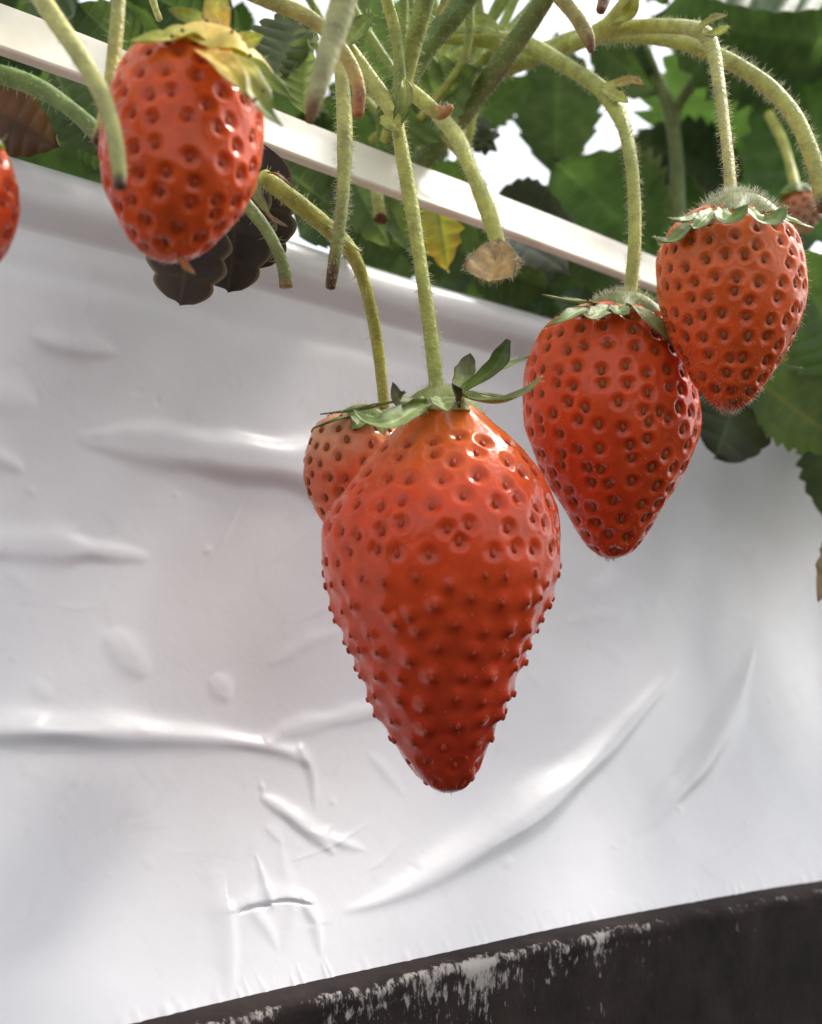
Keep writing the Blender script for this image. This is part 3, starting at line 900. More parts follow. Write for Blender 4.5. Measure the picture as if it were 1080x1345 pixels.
def build_board():
    a = np.linspace(-60, 130, 1900)
    zb = np.interp(a, A_, ZB_); ob = np.interp(a, A_, OB_)
    ob = np.convolve(np.pad(ob, 30, mode='edge'), np.ones(61) / 61, 'valid')
    rough = 0.035 * np.sin(a * 2.3) + 0.025 * np.sin(a * 5.1 + 1) + rng.normal(0, 0.012, len(a))
    rows, crust = [], []
    DP = 0.62
    px_w = np.exp(-((a - on_sheet(500, 1275)[0]) / 6.0) ** 2) * (0.62 + 0.25 * np.sin(a * 2.1) + 0.2 * np.sin(a * 5.3 + 1))
    def row(o, dz, c):
        rows.append(bedpt(a, o, zb + dz)); crust.append(c + 0 * a)
    row(ob - 1.2, -0.05, 0.0)
    pt = 0.05 * np.sin(a * 1.3 + 1) + 0.06 * np.sin(a * 0.47) + 0.04 * np.sin(a * 3.7)
    row(ob - 0.15, 0.03, 0.0)
    row(ob + 0.10, 0.02, 0.05)
    row(ob + 0.30, 0.0, 0.10 + 0.1 * px_w)
    row(ob + DP - 0.12, -0.02 + rough * 0.5, 0.16 + 0.14 * px_w + pt)
    row(ob + DP - 0.02, -0.07 + rough, 0.33 + 0.14 * px_w + pt)
    row(ob + DP + 0.03, -0.16 + rough, 0.29 + 0.2 * px_w + pt)
    row(ob + DP + 0.02, -0.30 + rough, 0.14 + 0.27 * px_w + pt)
    for dz in np.linspace(0.45, 4.2, 18):
        row(ob + DP, -dz, 0.27 * np.exp(-(dz - 0.4) / 0.6) * (0.3 + 0.9 * px_w) + 0.15 + pt * 0.7)
    row(ob + DP - 0.2, -14, 0.05)
    row(ob - 1.2, -14, 0.0)
    V = np.stack(rows); C = np.stack(crust)
    cols = np.repeat(C[..., None], 3, -1).reshape(-1, 3)
    F = grid_faces(V.shape[0], V.shape[1])[:, ::-1]
    o = mesh_obj('edging_board', V.reshape(-1, 3), F, M_BOARD, cols=cols)
    tag(o, 'weathered black edging board with pale mineral crust under the white sheet', 'board')
build_board()

def build_rail():
    p0, p1 = P(0, 38, 21.5), P(870, 363, 31.5)
    d = nrm(p1 - p0)
    out = nrm(N - d * np.dot(N, d)); up = nrm(np.cross(out, d)); up = up if up[2] > 0 else -up
    tl = math.radians(24); out, up = out * math.cos(tl) + up * math.sin(tl), up * math.cos(tl) - out * math.sin(tl)
    h, th, bv = 0.0066, 0.0012, 0.0005
    sec = [(-th, h - bv), (-th + bv, h), (th - bv, h), (th, h - bv), (th * 0.7, h * 0.55), (th * 0.7, -h * 0.6), (th, -h + bv), (th - bv, -h), (-th + bv, -h), (-th, -h + bv)]
    n = 60
    L = np.linspace(-0.5, 1.1, n)
    V = np.array([[p0 + d * l + out * s[0] + up * (s[1] + 0.0004 * math.sin(l * 60)) for s in sec] for l in L])
    F = grid_faces(n, len(sec), True).tolist() + [list(range(len(sec))), [(n - 1) * len(sec) + k for k in range(len(sec))][::-1]]
    o = mesh_obj('plastic_batten', V.reshape(-1, 3), F, M_RAIL, smooth=False)
    o.data.polygons.foreach_set('use_smooth', np.ones(len(o.data.polygons), bool))
    bm = o.modifiers.new('edge', 'BEVEL'); bm.width = 0.0002; bm.segments = 2; bm.limit_method = 'ANGLE'
    tag(o, 'long cream plastic batten running along the top of the bed under the stalks', 'batten')
build_rail()

def sm_(x):
    t = np.clip((x - 0.05) / 0.35, 0, 1); return t * t * (3 - 2 * t)
def build_soil():
    a = np.linspace(-60, 130, 240); b = np.linspace(0, 1, 30)
    zt = z_top(a)
    o = -Y0 - 1.2 - b[:, None] * 34 + 0 * a
    z = zt[None] - 2.2 + 3.6 * sm_(b)[:, None] + 0.35 * np.sin(a * 1.7)[None] * np.cos(b * 19)[:, None] + rng.normal(0, 0.12, (30, 240))
    V = bedpt(np.broadcast_to(a, o.shape), o, z)
    ob = mesh_obj('soil', V.reshape(-1, 3), grid_faces(30, 240), M_SOIL)
    ob['kind'] = 'structure'
build_soil()

# ------------------------------------------------------------------ the strawberries
RED = np.array((0.72, 0.083, 0.023)); RIPE_SHADED = np.array((0.44, 0.038, 0.017)); ORG = np.array((0.82, 0.20, 0.04)); PINK = np.array((0.76, 0.37, 0.19))
def mixc(a, b, f): return a * (1 - f[:, None]) + b * f[:, None]
def sm(x, a, b):
    t = np.clip((x - a) / (b - a), 0, 1); return t * t * (3 - 2 * t)

# the large one in the middle
def colA(t, th, pit, rim):
    c = mixc(ORG, RED, sm(t, 0.02, 0.30)); c = mixc(c, RIPE_SHADED, sm(t, 0.38, 0.9) * 0.8)  # riper red tip, with shade of the lower half painted into the colour
    c = mixc(c, np.array((0.62, 0.48, 0.12)), (1 - sm(t, 0.0, 0.055)) * 0.75)
    return c * (1 + 0.10 * rim - 0.12 * pit)[:, None]
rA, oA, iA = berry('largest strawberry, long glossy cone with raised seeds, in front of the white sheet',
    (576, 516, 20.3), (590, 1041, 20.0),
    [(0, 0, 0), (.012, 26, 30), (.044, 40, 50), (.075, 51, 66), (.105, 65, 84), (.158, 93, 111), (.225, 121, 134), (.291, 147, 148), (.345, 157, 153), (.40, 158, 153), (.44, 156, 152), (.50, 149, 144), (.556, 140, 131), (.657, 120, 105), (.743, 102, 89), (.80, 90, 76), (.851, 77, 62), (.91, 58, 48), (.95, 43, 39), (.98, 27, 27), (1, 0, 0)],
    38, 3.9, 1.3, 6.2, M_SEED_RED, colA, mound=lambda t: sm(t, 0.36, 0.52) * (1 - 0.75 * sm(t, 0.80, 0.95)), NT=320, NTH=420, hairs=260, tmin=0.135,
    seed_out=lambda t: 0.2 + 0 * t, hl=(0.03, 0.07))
SG, SGD, SGP, SBR = (0.25, 0.34, 0.09), (0.08, 0.13, 0.035), (0.46, 0.54, 0.22), (0.09, 0.06, 0.03)
cA = dome(rA, oA, P(578, 522, 20.25), 0.0072, 0.0066, nrm(Zv - 0.1 * Fv), Rv, (0.36, 0.44, 0.13), (0.42, 0.46, 0.15), hairs=220, bulge=0.3)
def sep(pts, w, face, c0, c1, root=cA, org=oA, **kw): return ribbon('sepal', pts, w, face, c0, c1, root, org, **kw)
sep([(562, 522, 20.6), (515, 528, 21.2), (468, 538, 21.6), (421, 544, 21.9)], 15, (0.1, 0.9, 0.35), SG, SGD, hair=20)
sep([(563, 524, 19.9), (540, 527, 19.4), (524, 522, 19.1), (516, 502, 19.2)], 24, (-0.5, 0.3, 0.9), SGP, SBR, hair=20, cup=0.5)
sep([(563, 526, 19.8), (535, 543, 19.0), (505, 556, 18.6), (480, 552, 18.6), (464, 538, 18.7)], 32, (0.25, 0.75, 0.6), SGP, SG, hair=30, cup=0.3)
sep([(578, 522, 19.6), (584, 532, 19.1), (588, 541, 18.9)], 34, (0.1, 0.5, 1), SGP, SGP, hair=20)
sep([(603, 533, 19.3), (601, 520, 19.0), (594, 504, 18.9)], 17, (0.6, 0.2, 0.8), SGD, SBR, hair=10, cup=0.7)
sep([(600, 514, 20.8), (611, 490, 21.1), (618, 464, 21.3)], 26, (-0.2, 0.2, 1), SGP, SBR, hair=24, cup=0.45)
sep([(606, 514, 20.2), (630, 497, 20.0), (652, 478, 19.9), (668, 446, 19.9)], 24, (0.35, 0.55, 0.8), SG, SGD, hair=24, shape=lambda u: np.clip(0.5 + 0.75 * u, 0, 1) * np.clip((1.05 - u) / 0.30, 0, 1) ** 0.7, cup=0.35)
sep([(630, 498, 21.2), (652, 486, 21.6), (675, 476, 21.8), (697, 467, 21.8)], 12, (0.1, 0.8, 0.5), SGP, SG, hair=20)
sep([(606, 516, 19.8), (635, 526, 19.1), (662, 525, 18.8), (690, 514, 18.7), (713, 494, 18.8)], 25, (0.15, 0.85, 0.5), SG, (0.34, 0.33, 0.13), hair=34, cup=0.35, shape=lambda u: np.clip((0.75 + 1.3 * u) * (1 - u) ** 0.8 * 1.15, 0.06, None))
sep([(606, 514, 20.3), (636, 517, 20.6), (664, 522, 20.4), (690, 516, 20.2)], 13, (0.1, 0.9, 0.3), SGP, SG, hair=14)
berry_stalk(rA, oA, [(521, 158, 21.2, 10), (530, 210, 21.0, 10), (543, 285, 20.8, 10), (556, 370, 20.5, 10), (566, 440, 20.3, 10), (574, 512, 20.2, 10)], c0=G_STEM, c1=(0.42, 0.46, 0.10), hair=85)

# the pale one behind it
def colB(t, th, pit, rim):
    c = mixc(PINK, np.array((0.66, 0.13, 0.05)), sm(t, 0.10, 0.55)); return c * (1 + 0.08 * rim - 0.14 * pit)[:, None]
rB, oB, iB = berry('small pale orange pink strawberry half hidden behind the largest strawberry',
    (468, 540, 22.9), (462, 716, 22.9),
    [(0, 0, 0), (.03, 30, 32), (.10, 50, 52), (.25, 62, 64), (.42, 66, 66), (.58, 62, 60), (.74, 50, 50), (.88, 33, 32), (.96, 17, 16), (1, 0, 0)],
    27, 2.4, 0.7, 5.6, M_SEED_BROWN, colB, group='strawberries on the plant', NT=170, NTH=220, hairs=260, seed_out=lambda t: 0.75 + 0 * t)
cB = dome(rB, oB, P(478, 541, 22.8), 0.0062, 0.0056, nrm(Zv), Rv, SGP, SG, hairs=120, bulge=0.25)
sep([(470, 543, 22.6), (440, 552, 22.0), (412, 562, 22.0)], 9, (0, 1, 0.4), SG, SGD, cB, oB)
sep([(480, 542, 22.4), (470, 556, 21.9), (462, 564, 21.8)], 26, (0, 0.4, 1), SG, SG, cB, oB)
sep([(486, 542, 22.4), (500, 556, 21.9), (505, 572, 21.8)], 26, (0.2, 0.4, 1), SGP, SGP, cB, oB)
berry_stalk(rB, oB, [(344, 232, 20.4, 13), (375, 254, 20.6, 12), (428, 297, 21.0, 12), (455, 322, 21.3, 12), (474, 358, 21.8, 9.5), (489, 415, 22.3, 8.5), (498, 470, 22.6, 8), (505, 535, 22.8, 8)], c0=G_STEM, c1=(0.40, 0.45, 0.09), hair=50)
ribbon('bract', [(430, 296, 20.8), (455, 316, 20.9), (476, 331, 21.0)], 13, (0.3, 0.8, 0.5), G_STEM, G_PALE, rB, oB)
ribbon('bract', [(352, 226, 20.0), (366, 230, 19.9), (384, 246, 20.0)], 9, (0.3, 0.8, 0.5), (0.45, 0.2, 0.08), (0.3, 0.14, 0.06), rB, oB)
ribbon('bract', [(341, 218, 20.1), (335, 235, 20.0), (341, 258, 19.9), (354, 282, 19.9)], 17, (-0.5, 0.2, 0.8), (0.42, 0.44, 0.2), (0.33, 0.36, 0.14), rB, oB, cup=0.6)
ribbon('bract', [(350, 280, 19.9), (362, 290, 19.9), (378, 298, 19.9)], 7, (-0.2, 0.6, 0.8), (0.34, 0.2, 0.1), (0.3, 0.2, 0.12), rB, oB)

# the two at the side
def colC(t, th, pit, rim):
    c = mixc(np.array((0.74, 0.105, 0.028)), np.array((0.60, 0.068, 0.020)), sm(t, 0.15, 0.85)); return c * (1 + 0.16 * rim - 0.22 * pit)[:, None]
rC, oC, iC = berry('deep red heart shaped strawberry hanging between the largest one and the hairy one',
    (808, 398, 22.9), (802, 734, 22.6),
    [(0, 0, 0), (.02, 46, 38), (.06, 74, 66), (.13, 98, 86), (.22, 112, 98), (.32, 117, 106), (.42, 116, 112), (.52, 110, 111), (.62, 98, 100), (.72, 81, 84), (.82, 60, 64), (.90, 43, 47), (.96, 27, 31), (1, 0, 0)],
    30, 3.2, 1.5, 5.8, M_SEED_BROWN, colC, NT=250, NTH=320, hairs=650, hl=(0.035, 0.08))
cC = dome(rC, oC, P(818, 401, 22.8), 0.0092, 0.0085, nrm(Zv - 0.15 * Rv), Rv, (0.40, 0.46, 0.20), (0.30, 0.38, 0.13), hairs=900, bulge=0.30)
sep([(790, 400, 22.5), (768, 396, 22.0), (740, 393, 21.7), (712, 387, 21.6)], 15, (0.05, 0.9, 0.4), SGP, SG, cC, oC, hair=24)
sep([(782, 404, 22.2), (757, 410, 21.4), (738, 420, 21.1), (717, 429, 21.1)], 22, (0.0, 0.8, 0.6), SGP, SG, cC, oC, hair=24)
sep([(800, 402, 21.8), (788, 410, 21.2), (775, 416, 20.9), (765, 412, 20.9)], 26, (0, 0.6, 0.8), SGP, SGP, cC, oC, hair=24)
sep([(812, 402, 21.8), (816, 410, 21.3), (826, 413, 21.1)], 30, (0, 0.6, 0.8), SGP, SG, cC, oC, hair=20)
sep([(830, 400, 22.1), (845, 412, 21.5), (862, 428, 21.3), (884, 455, 21.4)], 30, (0.35, 0.6, 0.7), SGP, (0.36, 0.36, 0.10), cC, oC, hair=40)
sep([(836, 400, 22.6), (858, 408, 22.4), (878, 424, 22.3)], 24, (0.4, 0.7, 0.5), SGP, SG, cC, oC, hair=30)
berry_stalk(rC, oC, [(583, 46, 27.5, 12), (650, 52, 27.2, 12), (695, 60, 26.8, 11), (745, 87, 26.0, 11), (785, 113, 25.2, 12), (803, 132, 24.8, 13), (820, 168, 24.2, 10), (830, 220, 23.6, 9.5), (834, 290, 23.2, 9.5), (832, 345, 23.0, 9.5), (826, 396, 22.8, 9.5)], c0=(0.44, 0.46, 0.12), c1=(0.44, 0.46, 0.11), hair=75)
ribbon('bract', [(790, 113, 24.8), (812, 110, 24.6), (830, 106, 24.5), (846, 112, 24.4)], 15, (0, 0.3, 1), G_PALE, (0.5, 0.26, 0.12), rC, oC, hair=16)
ribbon('bract', [(792, 116, 24.7), (808, 126, 24.4), (826, 135, 24.3)], 20, (0, 0.4, 1), G_PALE, G_STEM, rC, oC, hair=16)

def colD(t, th, pit, rim):
    c = mixc(np.array((0.82, 0.19, 0.05)), np.array((0.74, 0.11, 0.026)), sm(t, 0.05, 0.75)); return c * (1 + 0.14 * rim - 0.24 * pit)[:, None]
rD, oD, iD = berry('bright red strawberry furry with fine hairs, overlapping its deep red neighbour',
    (966, 272, 21.2), (956, 541, 20.9),
    [(0, 0, 0), (.02, 42, 34), (.06, 66, 56), (.13, 84, 76), (.22, 96, 86), (.33, 98, 93), (.45, 93, 94), (.57, 84, 87), (.68, 72, 76), (.78, 58, 62), (.87, 44, 47), (.94, 28, 31), (1, 0, 0)],
    28.5, 3.2, 1.4, 5.6, M_SEED_BROWN, colD, NT=230, NTH=300, hairs=1500, hl=(0.04, 0.10))
cD = dome(rD, oD, P(966, 274, 21.0), 0.0088, 0.0082, nrm(Zv), Rv, (0.46, 0.50, 0.26), (0.40, 0.46, 0.20), hairs=1300, bulge=0.30, hl=(0.07, 0.16))
sep([(930, 280, 20.6), (914, 286, 20.1), (896, 290, 19.9), (876, 286, 19.9)], 20, (0, 0.8, 0.5), SGP, SG, cD, oD, hair=40)
sep([(922, 284, 20.7), (902, 300, 20.4), (880, 317, 20.3), (855, 311, 20.3)], 23, (-0.2, 0.8, 0.5), SGP, SG, cD, oD, hair=44)
sep([(948, 274, 19.9), (952, 287, 19.4), (968, 284, 19.2), (983, 268, 19.2)], 26, (0, 0.5, 0.9), SGP, SG, cD, oD, hair=30)
sep([(936, 276, 20.0), (922, 290, 19.5), (912, 298, 19.4), (906, 296, 19.3)], 22, (0, 0.5, 0.9), SGP, SG, cD, oD, hair=30)
sep([(985, 274, 20.0), (1000, 289, 19.5), (1018, 288, 19.5), (1034, 270, 19.6)], 23, (0.2, 0.6, 0.8), SGP, SG, cD, oD, hair=36)
sep([(1000, 276, 20.6), (1028, 285, 20.3), (1048, 294, 20.2), (1069, 299, 20.2)], 18, (0.1, 0.8, 0.5), SGP, SG, cD, oD, hair=30)
sep([(1004, 276, 20.9), (1024, 280, 20.8), (1040, 290, 20.8)], 18, (0.1, 0.8, 0.5), SGP, SG, cD, oD, hair=30)
berry_stalk(rD, oD, [(752, 58, 26.5, 11), (790, 42, 26.2, 11), (840, 35, 25.6, 10), (890, 35, 24.8, 10), (922, 42, 24.0, 11), (936, 62, 23.5, 9.5), (944, 105, 22.9, 8.5), (952, 165, 22.2, 8.5), (958, 220, 21.5, 8.5), (960, 262, 21.1, 9)], c0=(0.48, 0.50, 0.14), c1=(0.50, 0.43, 0.14), hair=75)
ribbon('bract', [(912, 40, 23.8), (925, 32, 23.7), (938, 24, 23.6), (956, 20, 23.6)], 12, (0, 0.5, 1), G_PALE, (0.45, 0.36, 0.16), rD, oD, hair=20)
ribbon('bract', [(926, 44, 23.6), (940, 44, 23.5), (948, 40, 23.4), (958, 34, 23.4)], 14, (0, 0.3, 1), G_PALE, G_PALE, rD, oD, hair=20)

# the near one with its yellow calyx
def colE(t, th, pit, rim):
    c = mixc(np.array((0.80, 0.18, 0.042)), np.array((0.71, 0.10, 0.024)), sm(t, 0.03, 0.4)); return c * (1 + 0.12 * rim - 0.16 * pit)[:, None]
rE, oE, iE = berry('blunt red strawberry under a yellowing calyx in front of the cream batten',
    (266, 66, 16.9), (210, 341, 16.2),
    [(0, 0, 0), (.02, 50, 40), (.06, 78, 60), (.13, 94, 76), (.24, 103, 91), (.36, 107, 99), (.48, 106, 103), (.60, 101, 102), (.71, 91, 94), (.82, 71, 75), (.90, 53, 56), (.96, 32, 34), (1, 0, 0)],
    37, 4.2, 1.3, 6.0, M_SEED_RED, colE, NT=230, NTH=300, hairs=200, hl=(0.03, 0.06))
YEL, YGR, YOR = (0.82, 0.70, 0.14), (0.56, 0.62, 0.13), (0.88, 0.56, 0.12)
axE = nrm(-iE['ax'] + 0.15 * Uv)
cE = dome(rE, oE, P(279, 68, 16.7), 0.0096, 0.0088, axE, iE['X'], YOR, YEL, hairs=60, bulge=0.35)
sep([(282, 62, 16.2), (250, 44, 15.9), (215, 50, 15.7), (171, 54, 15.7)], 40, (-0.1, 0.7, 0.7), YEL, YGR, cE, oE)
sep([(278, 40, 16.9), (262, 26, 17.0), (244, 20, 17.1), (220, 11, 17.1)], 20, (0, -0.2, 1), YGR, (0.26, 0.34, 0.09), cE, oE)
sep([(288, 50, 16.7), (288, 30, 16.8), (284, 10, 16.9), (294, -12, 17.0)], 36, (0, 0, 1), YOR, YGR, cE, oE)
sep([(300, 60, 16.5), (318, 56, 16.4), (334, 52, 16.4), (346, 47, 16.4)], 26, (0, 0.2, 1), YEL, YGR, cE, oE)
sep([(300, 66, 16.4), (330, 86, 16.1), (352, 104, 16.0), (386, 131, 16.1)], 26, (0.2, 0.3, 1), YGR, (0.24, 0.32, 0.09), cE, oE)
sep([(290, 66, 15.9), (322, 92, 15.4), (340, 128, 15.2), (352, 148, 15.2), (372, 166, 15.3)], 38, (0.5, 0.3, 0.8), YEL, (0.22, 0.30, 0.08), cE, oE)
sep([(262, 66, 15.9), (284, 76, 15.4), (308, 100, 15.1), (325, 128, 15.1)], 40, (0.2, 0.6, 0.8), YOR, YEL, cE, oE)
ribbon('withered_style', [(235, 336, 16.2), (241, 345, 16.1), (246, 352, 16.0), (256, 360, 15.9)], 10, (0, 0.3, 1), (0.55, 0.25, 0.08), (0.4, 0.2, 0.09), rE, oE)
for (x, y, d) in [(272, 28, 16.4), (262, 33, 16.3), (240, 40, 15.6), (226, 48, 15.5), (226, 57, 15.45), (305, 42, 16.1), (318, 53, 16.15), (329, 73, 15.9), (346, 119, 15.05), (335, 131, 15.0)]:
    # small dark specks on the calyx
    c = P(x, y, d)
    mesh_obj('speck', SEED_V * 0.00028 + c, SEED_F, M_SEED_DARK, cE, oE)

def colF(t, th, pit, rim):
    c = mixc(np.array((0.74, 0.15, 0.05)), RED, sm(t, 0.1, 0.6)); return c * (1 + 0.12 * rim - 0.16 * pit)[:, None]
rF, oF, iF = berry('red strawberry cut off by the edge of the photo beside the lip of the sheet',
    (-66, 165, 15.6), (-74, 392, 15.4),
    [(0, 0, 0), (.04, 44, 40), (.12, 70, 66), (.25, 88, 82), (.42, 92, 90), (.58, 88, 87), (.74, 72, 72), (.88, 44, 46), (.96, 24, 25), (1, 0, 0)],
    36, 4.0, 1.2, 6.0, M_SEED_RED, colF, NT=170, NTH=220)
cF = dome(rF, oF, P(-66, 168, 15.5), 0.007, 0.0065, nrm(Zv), Rv, SGP, SG, hairs=60)
sep([(-60, 166, 15.2), (-44, 172, 14.9), (-30, 184, 14.8)], 24, (0, 0.6, 0.8), SGP, SG, cF, oF)
sep([(-72, 166, 15.2), (-90, 172, 14.9), (-108, 186, 14.8)], 24, (0, 0.6, 0.8), SGP, SG, cF, oF)
berry_stalk(rF, oF, [(-40, -40, 17.5, 11), (-55, 40, 16.5, 11), (-65, 110, 15.9, 10), (-66, 168, 15.6, 10)], hair=30)

# a far pale berry behind the furry one
def colG(t, th, pit, rim):
    return mixc(np.array((0.62, 0.20, 0.09)), np.array((0.55, 0.32, 0.2)), sm(t, 0.1, 0.7)) * (1 - 0.2 * pit)[:, None]
rG, oG, iG = berry('small blurred half ripe strawberry far behind the furry one',
    (1050, 248, 34), (1060, 306, 34), [(0, 0, 0), (.06, 16, 16), (.25, 26, 26), (.5, 28, 28), (.75, 20, 20), (.92, 10, 10), (1, 0, 0)],
    14, 1.6, 0.4, 3.0, M_SEED_BROWN, colG, group='strawberries on the plant', NT=60, NTH=80)
dome(rG, oG, P(1046, 250, 34), 0.0055, 0.005, nrm(Zv), Rv, SGP, SG, hairs=0)
berry_stalk(rG, oG, [(1010, 150, 37, 7), (1030, 190, 36, 7), (1046, 250, 34, 7)], hair=0)

# ------------------------------------------------------------------ bare stalks
stalk('yellow green stalk arching in front of the blunt strawberry to a dark cut tip', [(44, -18, 16.4, 13), (72, 25, 16.0, 13), (104, 72, 15.6, 13), (133, 122, 15.3, 13), (149, 170, 15.0, 12), (156, 215, 14.8, 11), (158, 246, 14.7, 9)], c0=G_YEL, c1=(0.36, 0.36, 0.12), tip=BROWN, tip_len=0.16, hair=10)
stalk('straight yellow green stalk ending brown between the arching stalk and the blunt strawberry', [(157, -20, 17.6, 10), (153, 40, 17.4, 10), (148, 90, 17.3, 10), (142, 130, 17.2, 10), (134, 165, 17.1, 9), (128, 188, 17.0, 8)], c0=(0.34, 0.36, 0.10), c1=G_YEL, tip=BROWN, tip_len=0.2, hair=10)
stalk('thick green leaf stalk slanting down between the batten and the lip of the sheet', [(-40, 92, 18.2, 13), (10, 100, 18.2, 13), (55, 118, 18.2, 13), (95, 145, 18.1, 12), (125, 172, 18.0, 12), (160, 205, 17.9, 11)], c0=G_DEEP, c1=(0.17, 0.25, 0.07), hair=18, name='leaf_stalk', group='leaf stalks')
stalk('pale thick stalk blurred close to the viewer with a tapering brown tip', [(462, -40, 15.6, 19), (446, 20, 15.5, 18), (431, 70, 15.4, 17), (418, 115, 15.3, 14), (411, 140, 15.3, 11), (407, 160, 15.3, 5)], c0=(0.42, 0.42, 0.16), c1=(0.45, 0.42, 0.2), tip=(0.3, 0.15, 0.06), tip_len=0.32, hair=22)
stalk('yellowing arched stalk curving down to an orange brown tip over the batten', [(320, -12, 19.0, 10), (355, 2, 19.0, 10), (393, 16, 19.0, 11), (424, 36, 19.0, 11), (447, 62, 19.0, 10), (464, 92, 19.0, 10), (472, 122, 19.0, 9.5), (470, 152, 19.0, 8)], c0=(0.36, 0.38, 0.11), c1=(0.52, 0.38, 0.12), tip=(0.40, 0.15, 0.05), tip_len=0.55, hair=18)
stalk('hairy green stalk hanging over the batten to a brown cut tip on the lip', [(446, 66, 20.4, 10), (451, 130, 20.2, 10.5), (453, 190, 20.0, 10.5), (451, 250, 19.9, 10), (446, 300, 19.8, 9), (440, 340, 19.8, 8.5), (434, 378, 19.8, 7)], c0=G_PALE, c1=(0.20, 0.25, 0.07), tip=BROWN, tip_len=0.5, hair=80)
stalk('short green stalk with a cut end hanging under the shrivelled bract beside the dark leaf', [(312, 255, 21.0, 9), (330, 276, 20.9, 9), (350, 302, 20.8, 9), (366, 332, 20.7, 9), (374, 358, 20.7, 9), (376, 378, 20.7, 9)], c0=(0.28, 0.33, 0.10), c1=(0.2, 0.25, 0.07), tip=(0.32, 0.20, 0.07), tip_len=0.1, hair=14, flat_end=True)
stalk('hairy stalk joining the node above the long middle stalk', [(440, 44, 21.6, 10), (462, 70, 21.6, 10.5), (487, 103, 21.5, 11), (505, 130, 21.4, 11), (518, 152, 21.3, 11), (522, 166, 21.25, 10)], c0=G_STEM, c1=G_PALE, hair=90, bracts=[([(506, 150, 21.0), (516, 162, 20.8), (526, 172, 20.8)], 28, (-0.2, 0.3, 1), G_PALE, G_PALE), ([(521, 168, 20.9), (528, 140, 20.8), (533, 118, 20.8), (531, 102, 20.9)], 21, (0.3, 0.1, 1), (0.22, 0.30, 0.09), G_PALE)])
stalk('slim upright green stalk rising from the node to the top of the photo', [(502, -18, 20.8, 8), (514, 20, 21.0, 8), (522, 55, 21.1, 8.5), (525, 95, 21.2, 9), (524, 140, 21.3, 9)], c0=G_STEM, c1=G_DEEP, hair=40)
stalk('stout green stalk rising from the node beside the slim upright one', [(563, -18, 21.0, 13), (553, 20, 21.2, 13), (543, 62, 21.4, 12), (535, 98, 21.5, 11), (528, 130, 21.5, 10)], c0=(0.22, 0.29, 0.08), c1=G_STEM, hair=55)
stalk('green stalk behind the node slanting up towards the thick petiole', [(632, -30, 23.5, 16), (603, 10, 23.6, 16), (570, 50, 23.8, 15), (545, 90, 24.0, 14), (528, 120, 24.2, 13)], c0=(0.13, 0.19, 0.05), c1=G_DEEP, hair=40, name='leaf_stalk', group='leaf stalks')
stalk('stubby hairy stalk with an orange cut tip pointing at the thick petiole', [(528, 112, 22.8, 11), (545, 124, 22.6, 11), (560, 136, 22.5, 11), (572, 146, 22.4, 10), (582, 148, 22.3, 9), (594, 140, 22.2, 4)], c0=G_STEM, c1=G_PALE, tip=(0.50, 0.20, 0.07), tip_len=0.4, hair=60)
stalk('thick petiole streaked red brown crossing from the top edge down behind the batten', [(738, -40, 24.0, 14), (705, 15, 24.8, 14), (668, 68, 25.8, 14), (630, 122, 27.0, 14), (595, 168, 28.2, 14), (550, 216, 30.0, 14), (530, 240, 31, 14)], c0=(0.19, 0.24, 0.06), c1=(0.14, 0.19, 0.05), streak=(0.16, 0.06, 0.03), hair=45, name='leaf_stalk', group='leaf stalks')
t_ = stalk('hairy green stalk crossing the batten to a shrivelled orange fan', [(575, 150, 26.0, 11), (600, 180, 25.0, 11), (616, 215, 24.2, 11), (632, 255, 23.6, 11), (645, 290, 23.3, 11), (656, 325, 23.1, 10)], c0=G_PALE, c1=G_STEM, tip=BROWN, tip_len=0.1, hair=75)
fo = P(575, 150, 26.0)
ribbon('withered_fan', [(654, 318, 23.0), (650, 338, 22.7), (646, 354, 22.5), (642, 368, 22.4)], 66, (-0.2, 0.3, 1), (0.72, 0.48, 0.22), (0.78, 0.56, 0.30), t_, t_.location, shape=lambda u: np.clip(0.22 + 1.15 * u ** 0.8, 0, 1) * np.clip((1.03 - u) / 0.1, 0, 1) ** 0.5, cup=0.45, hair=260, wave=0.03)
ribbon('withered_fan', [(656, 322, 23.2), (664, 342, 22.9), (673, 356, 22.8)], 34, (0.3, 0.3, 1), (0.55, 0.32, 0.13), (0.68, 0.42, 0.2), t_, t_.location, shape=lambda u: np.clip(0.3 + 1.1 * u, 0, 1) * np.clip((1.03 - u) / 0.2, 0, 1) ** 0.5, cup=0.2, hair=140)
stalk('long hairy stalk arching across the leaves and down beside the furry strawberry', [(530, 124, 28.5, 13), (575, 113, 28.3, 13), (625, 101, 28.0, 13), (675, 84, 27.8, 13), (720, 66, 27.6, 13), (765, 50, 27.2, 13), (820, 45, 26.8, 11), (880, 52, 26.2, 11), (925, 65, 25.6, 12), (970, 87, 25.0, 12), (1012, 116, 24.4, 12), (1045, 155, 23.8, 11.5), (1067, 205, 23.3, 11), (1078, 250, 23.0, 10.5), (1082, 275, 22.8, 9)], c0=(0.32, 0.38, 0.10), c1=(0.50, 0.50, 0.13), tip=(0.12, 0.07, 0.03), tip_len=0.28, hair=95, hl=(0.06, 0.16))
stalk('yellowish stalk with a pinched brown tip hanging from the top edge', [(715, -40, 19.6, 11), (737, -4, 19.6, 11), (756, 20, 19.6, 11), (768, 40, 19.6, 10), (774, 54, 19.6, 8), (777, 68, 19.6, 4)], c0=(0.46, 0.40, 0.13), c1=(0.46, 0.38, 0.14), tip=(0.22, 0.11, 0.05), tip_len=0.3, hair=18)
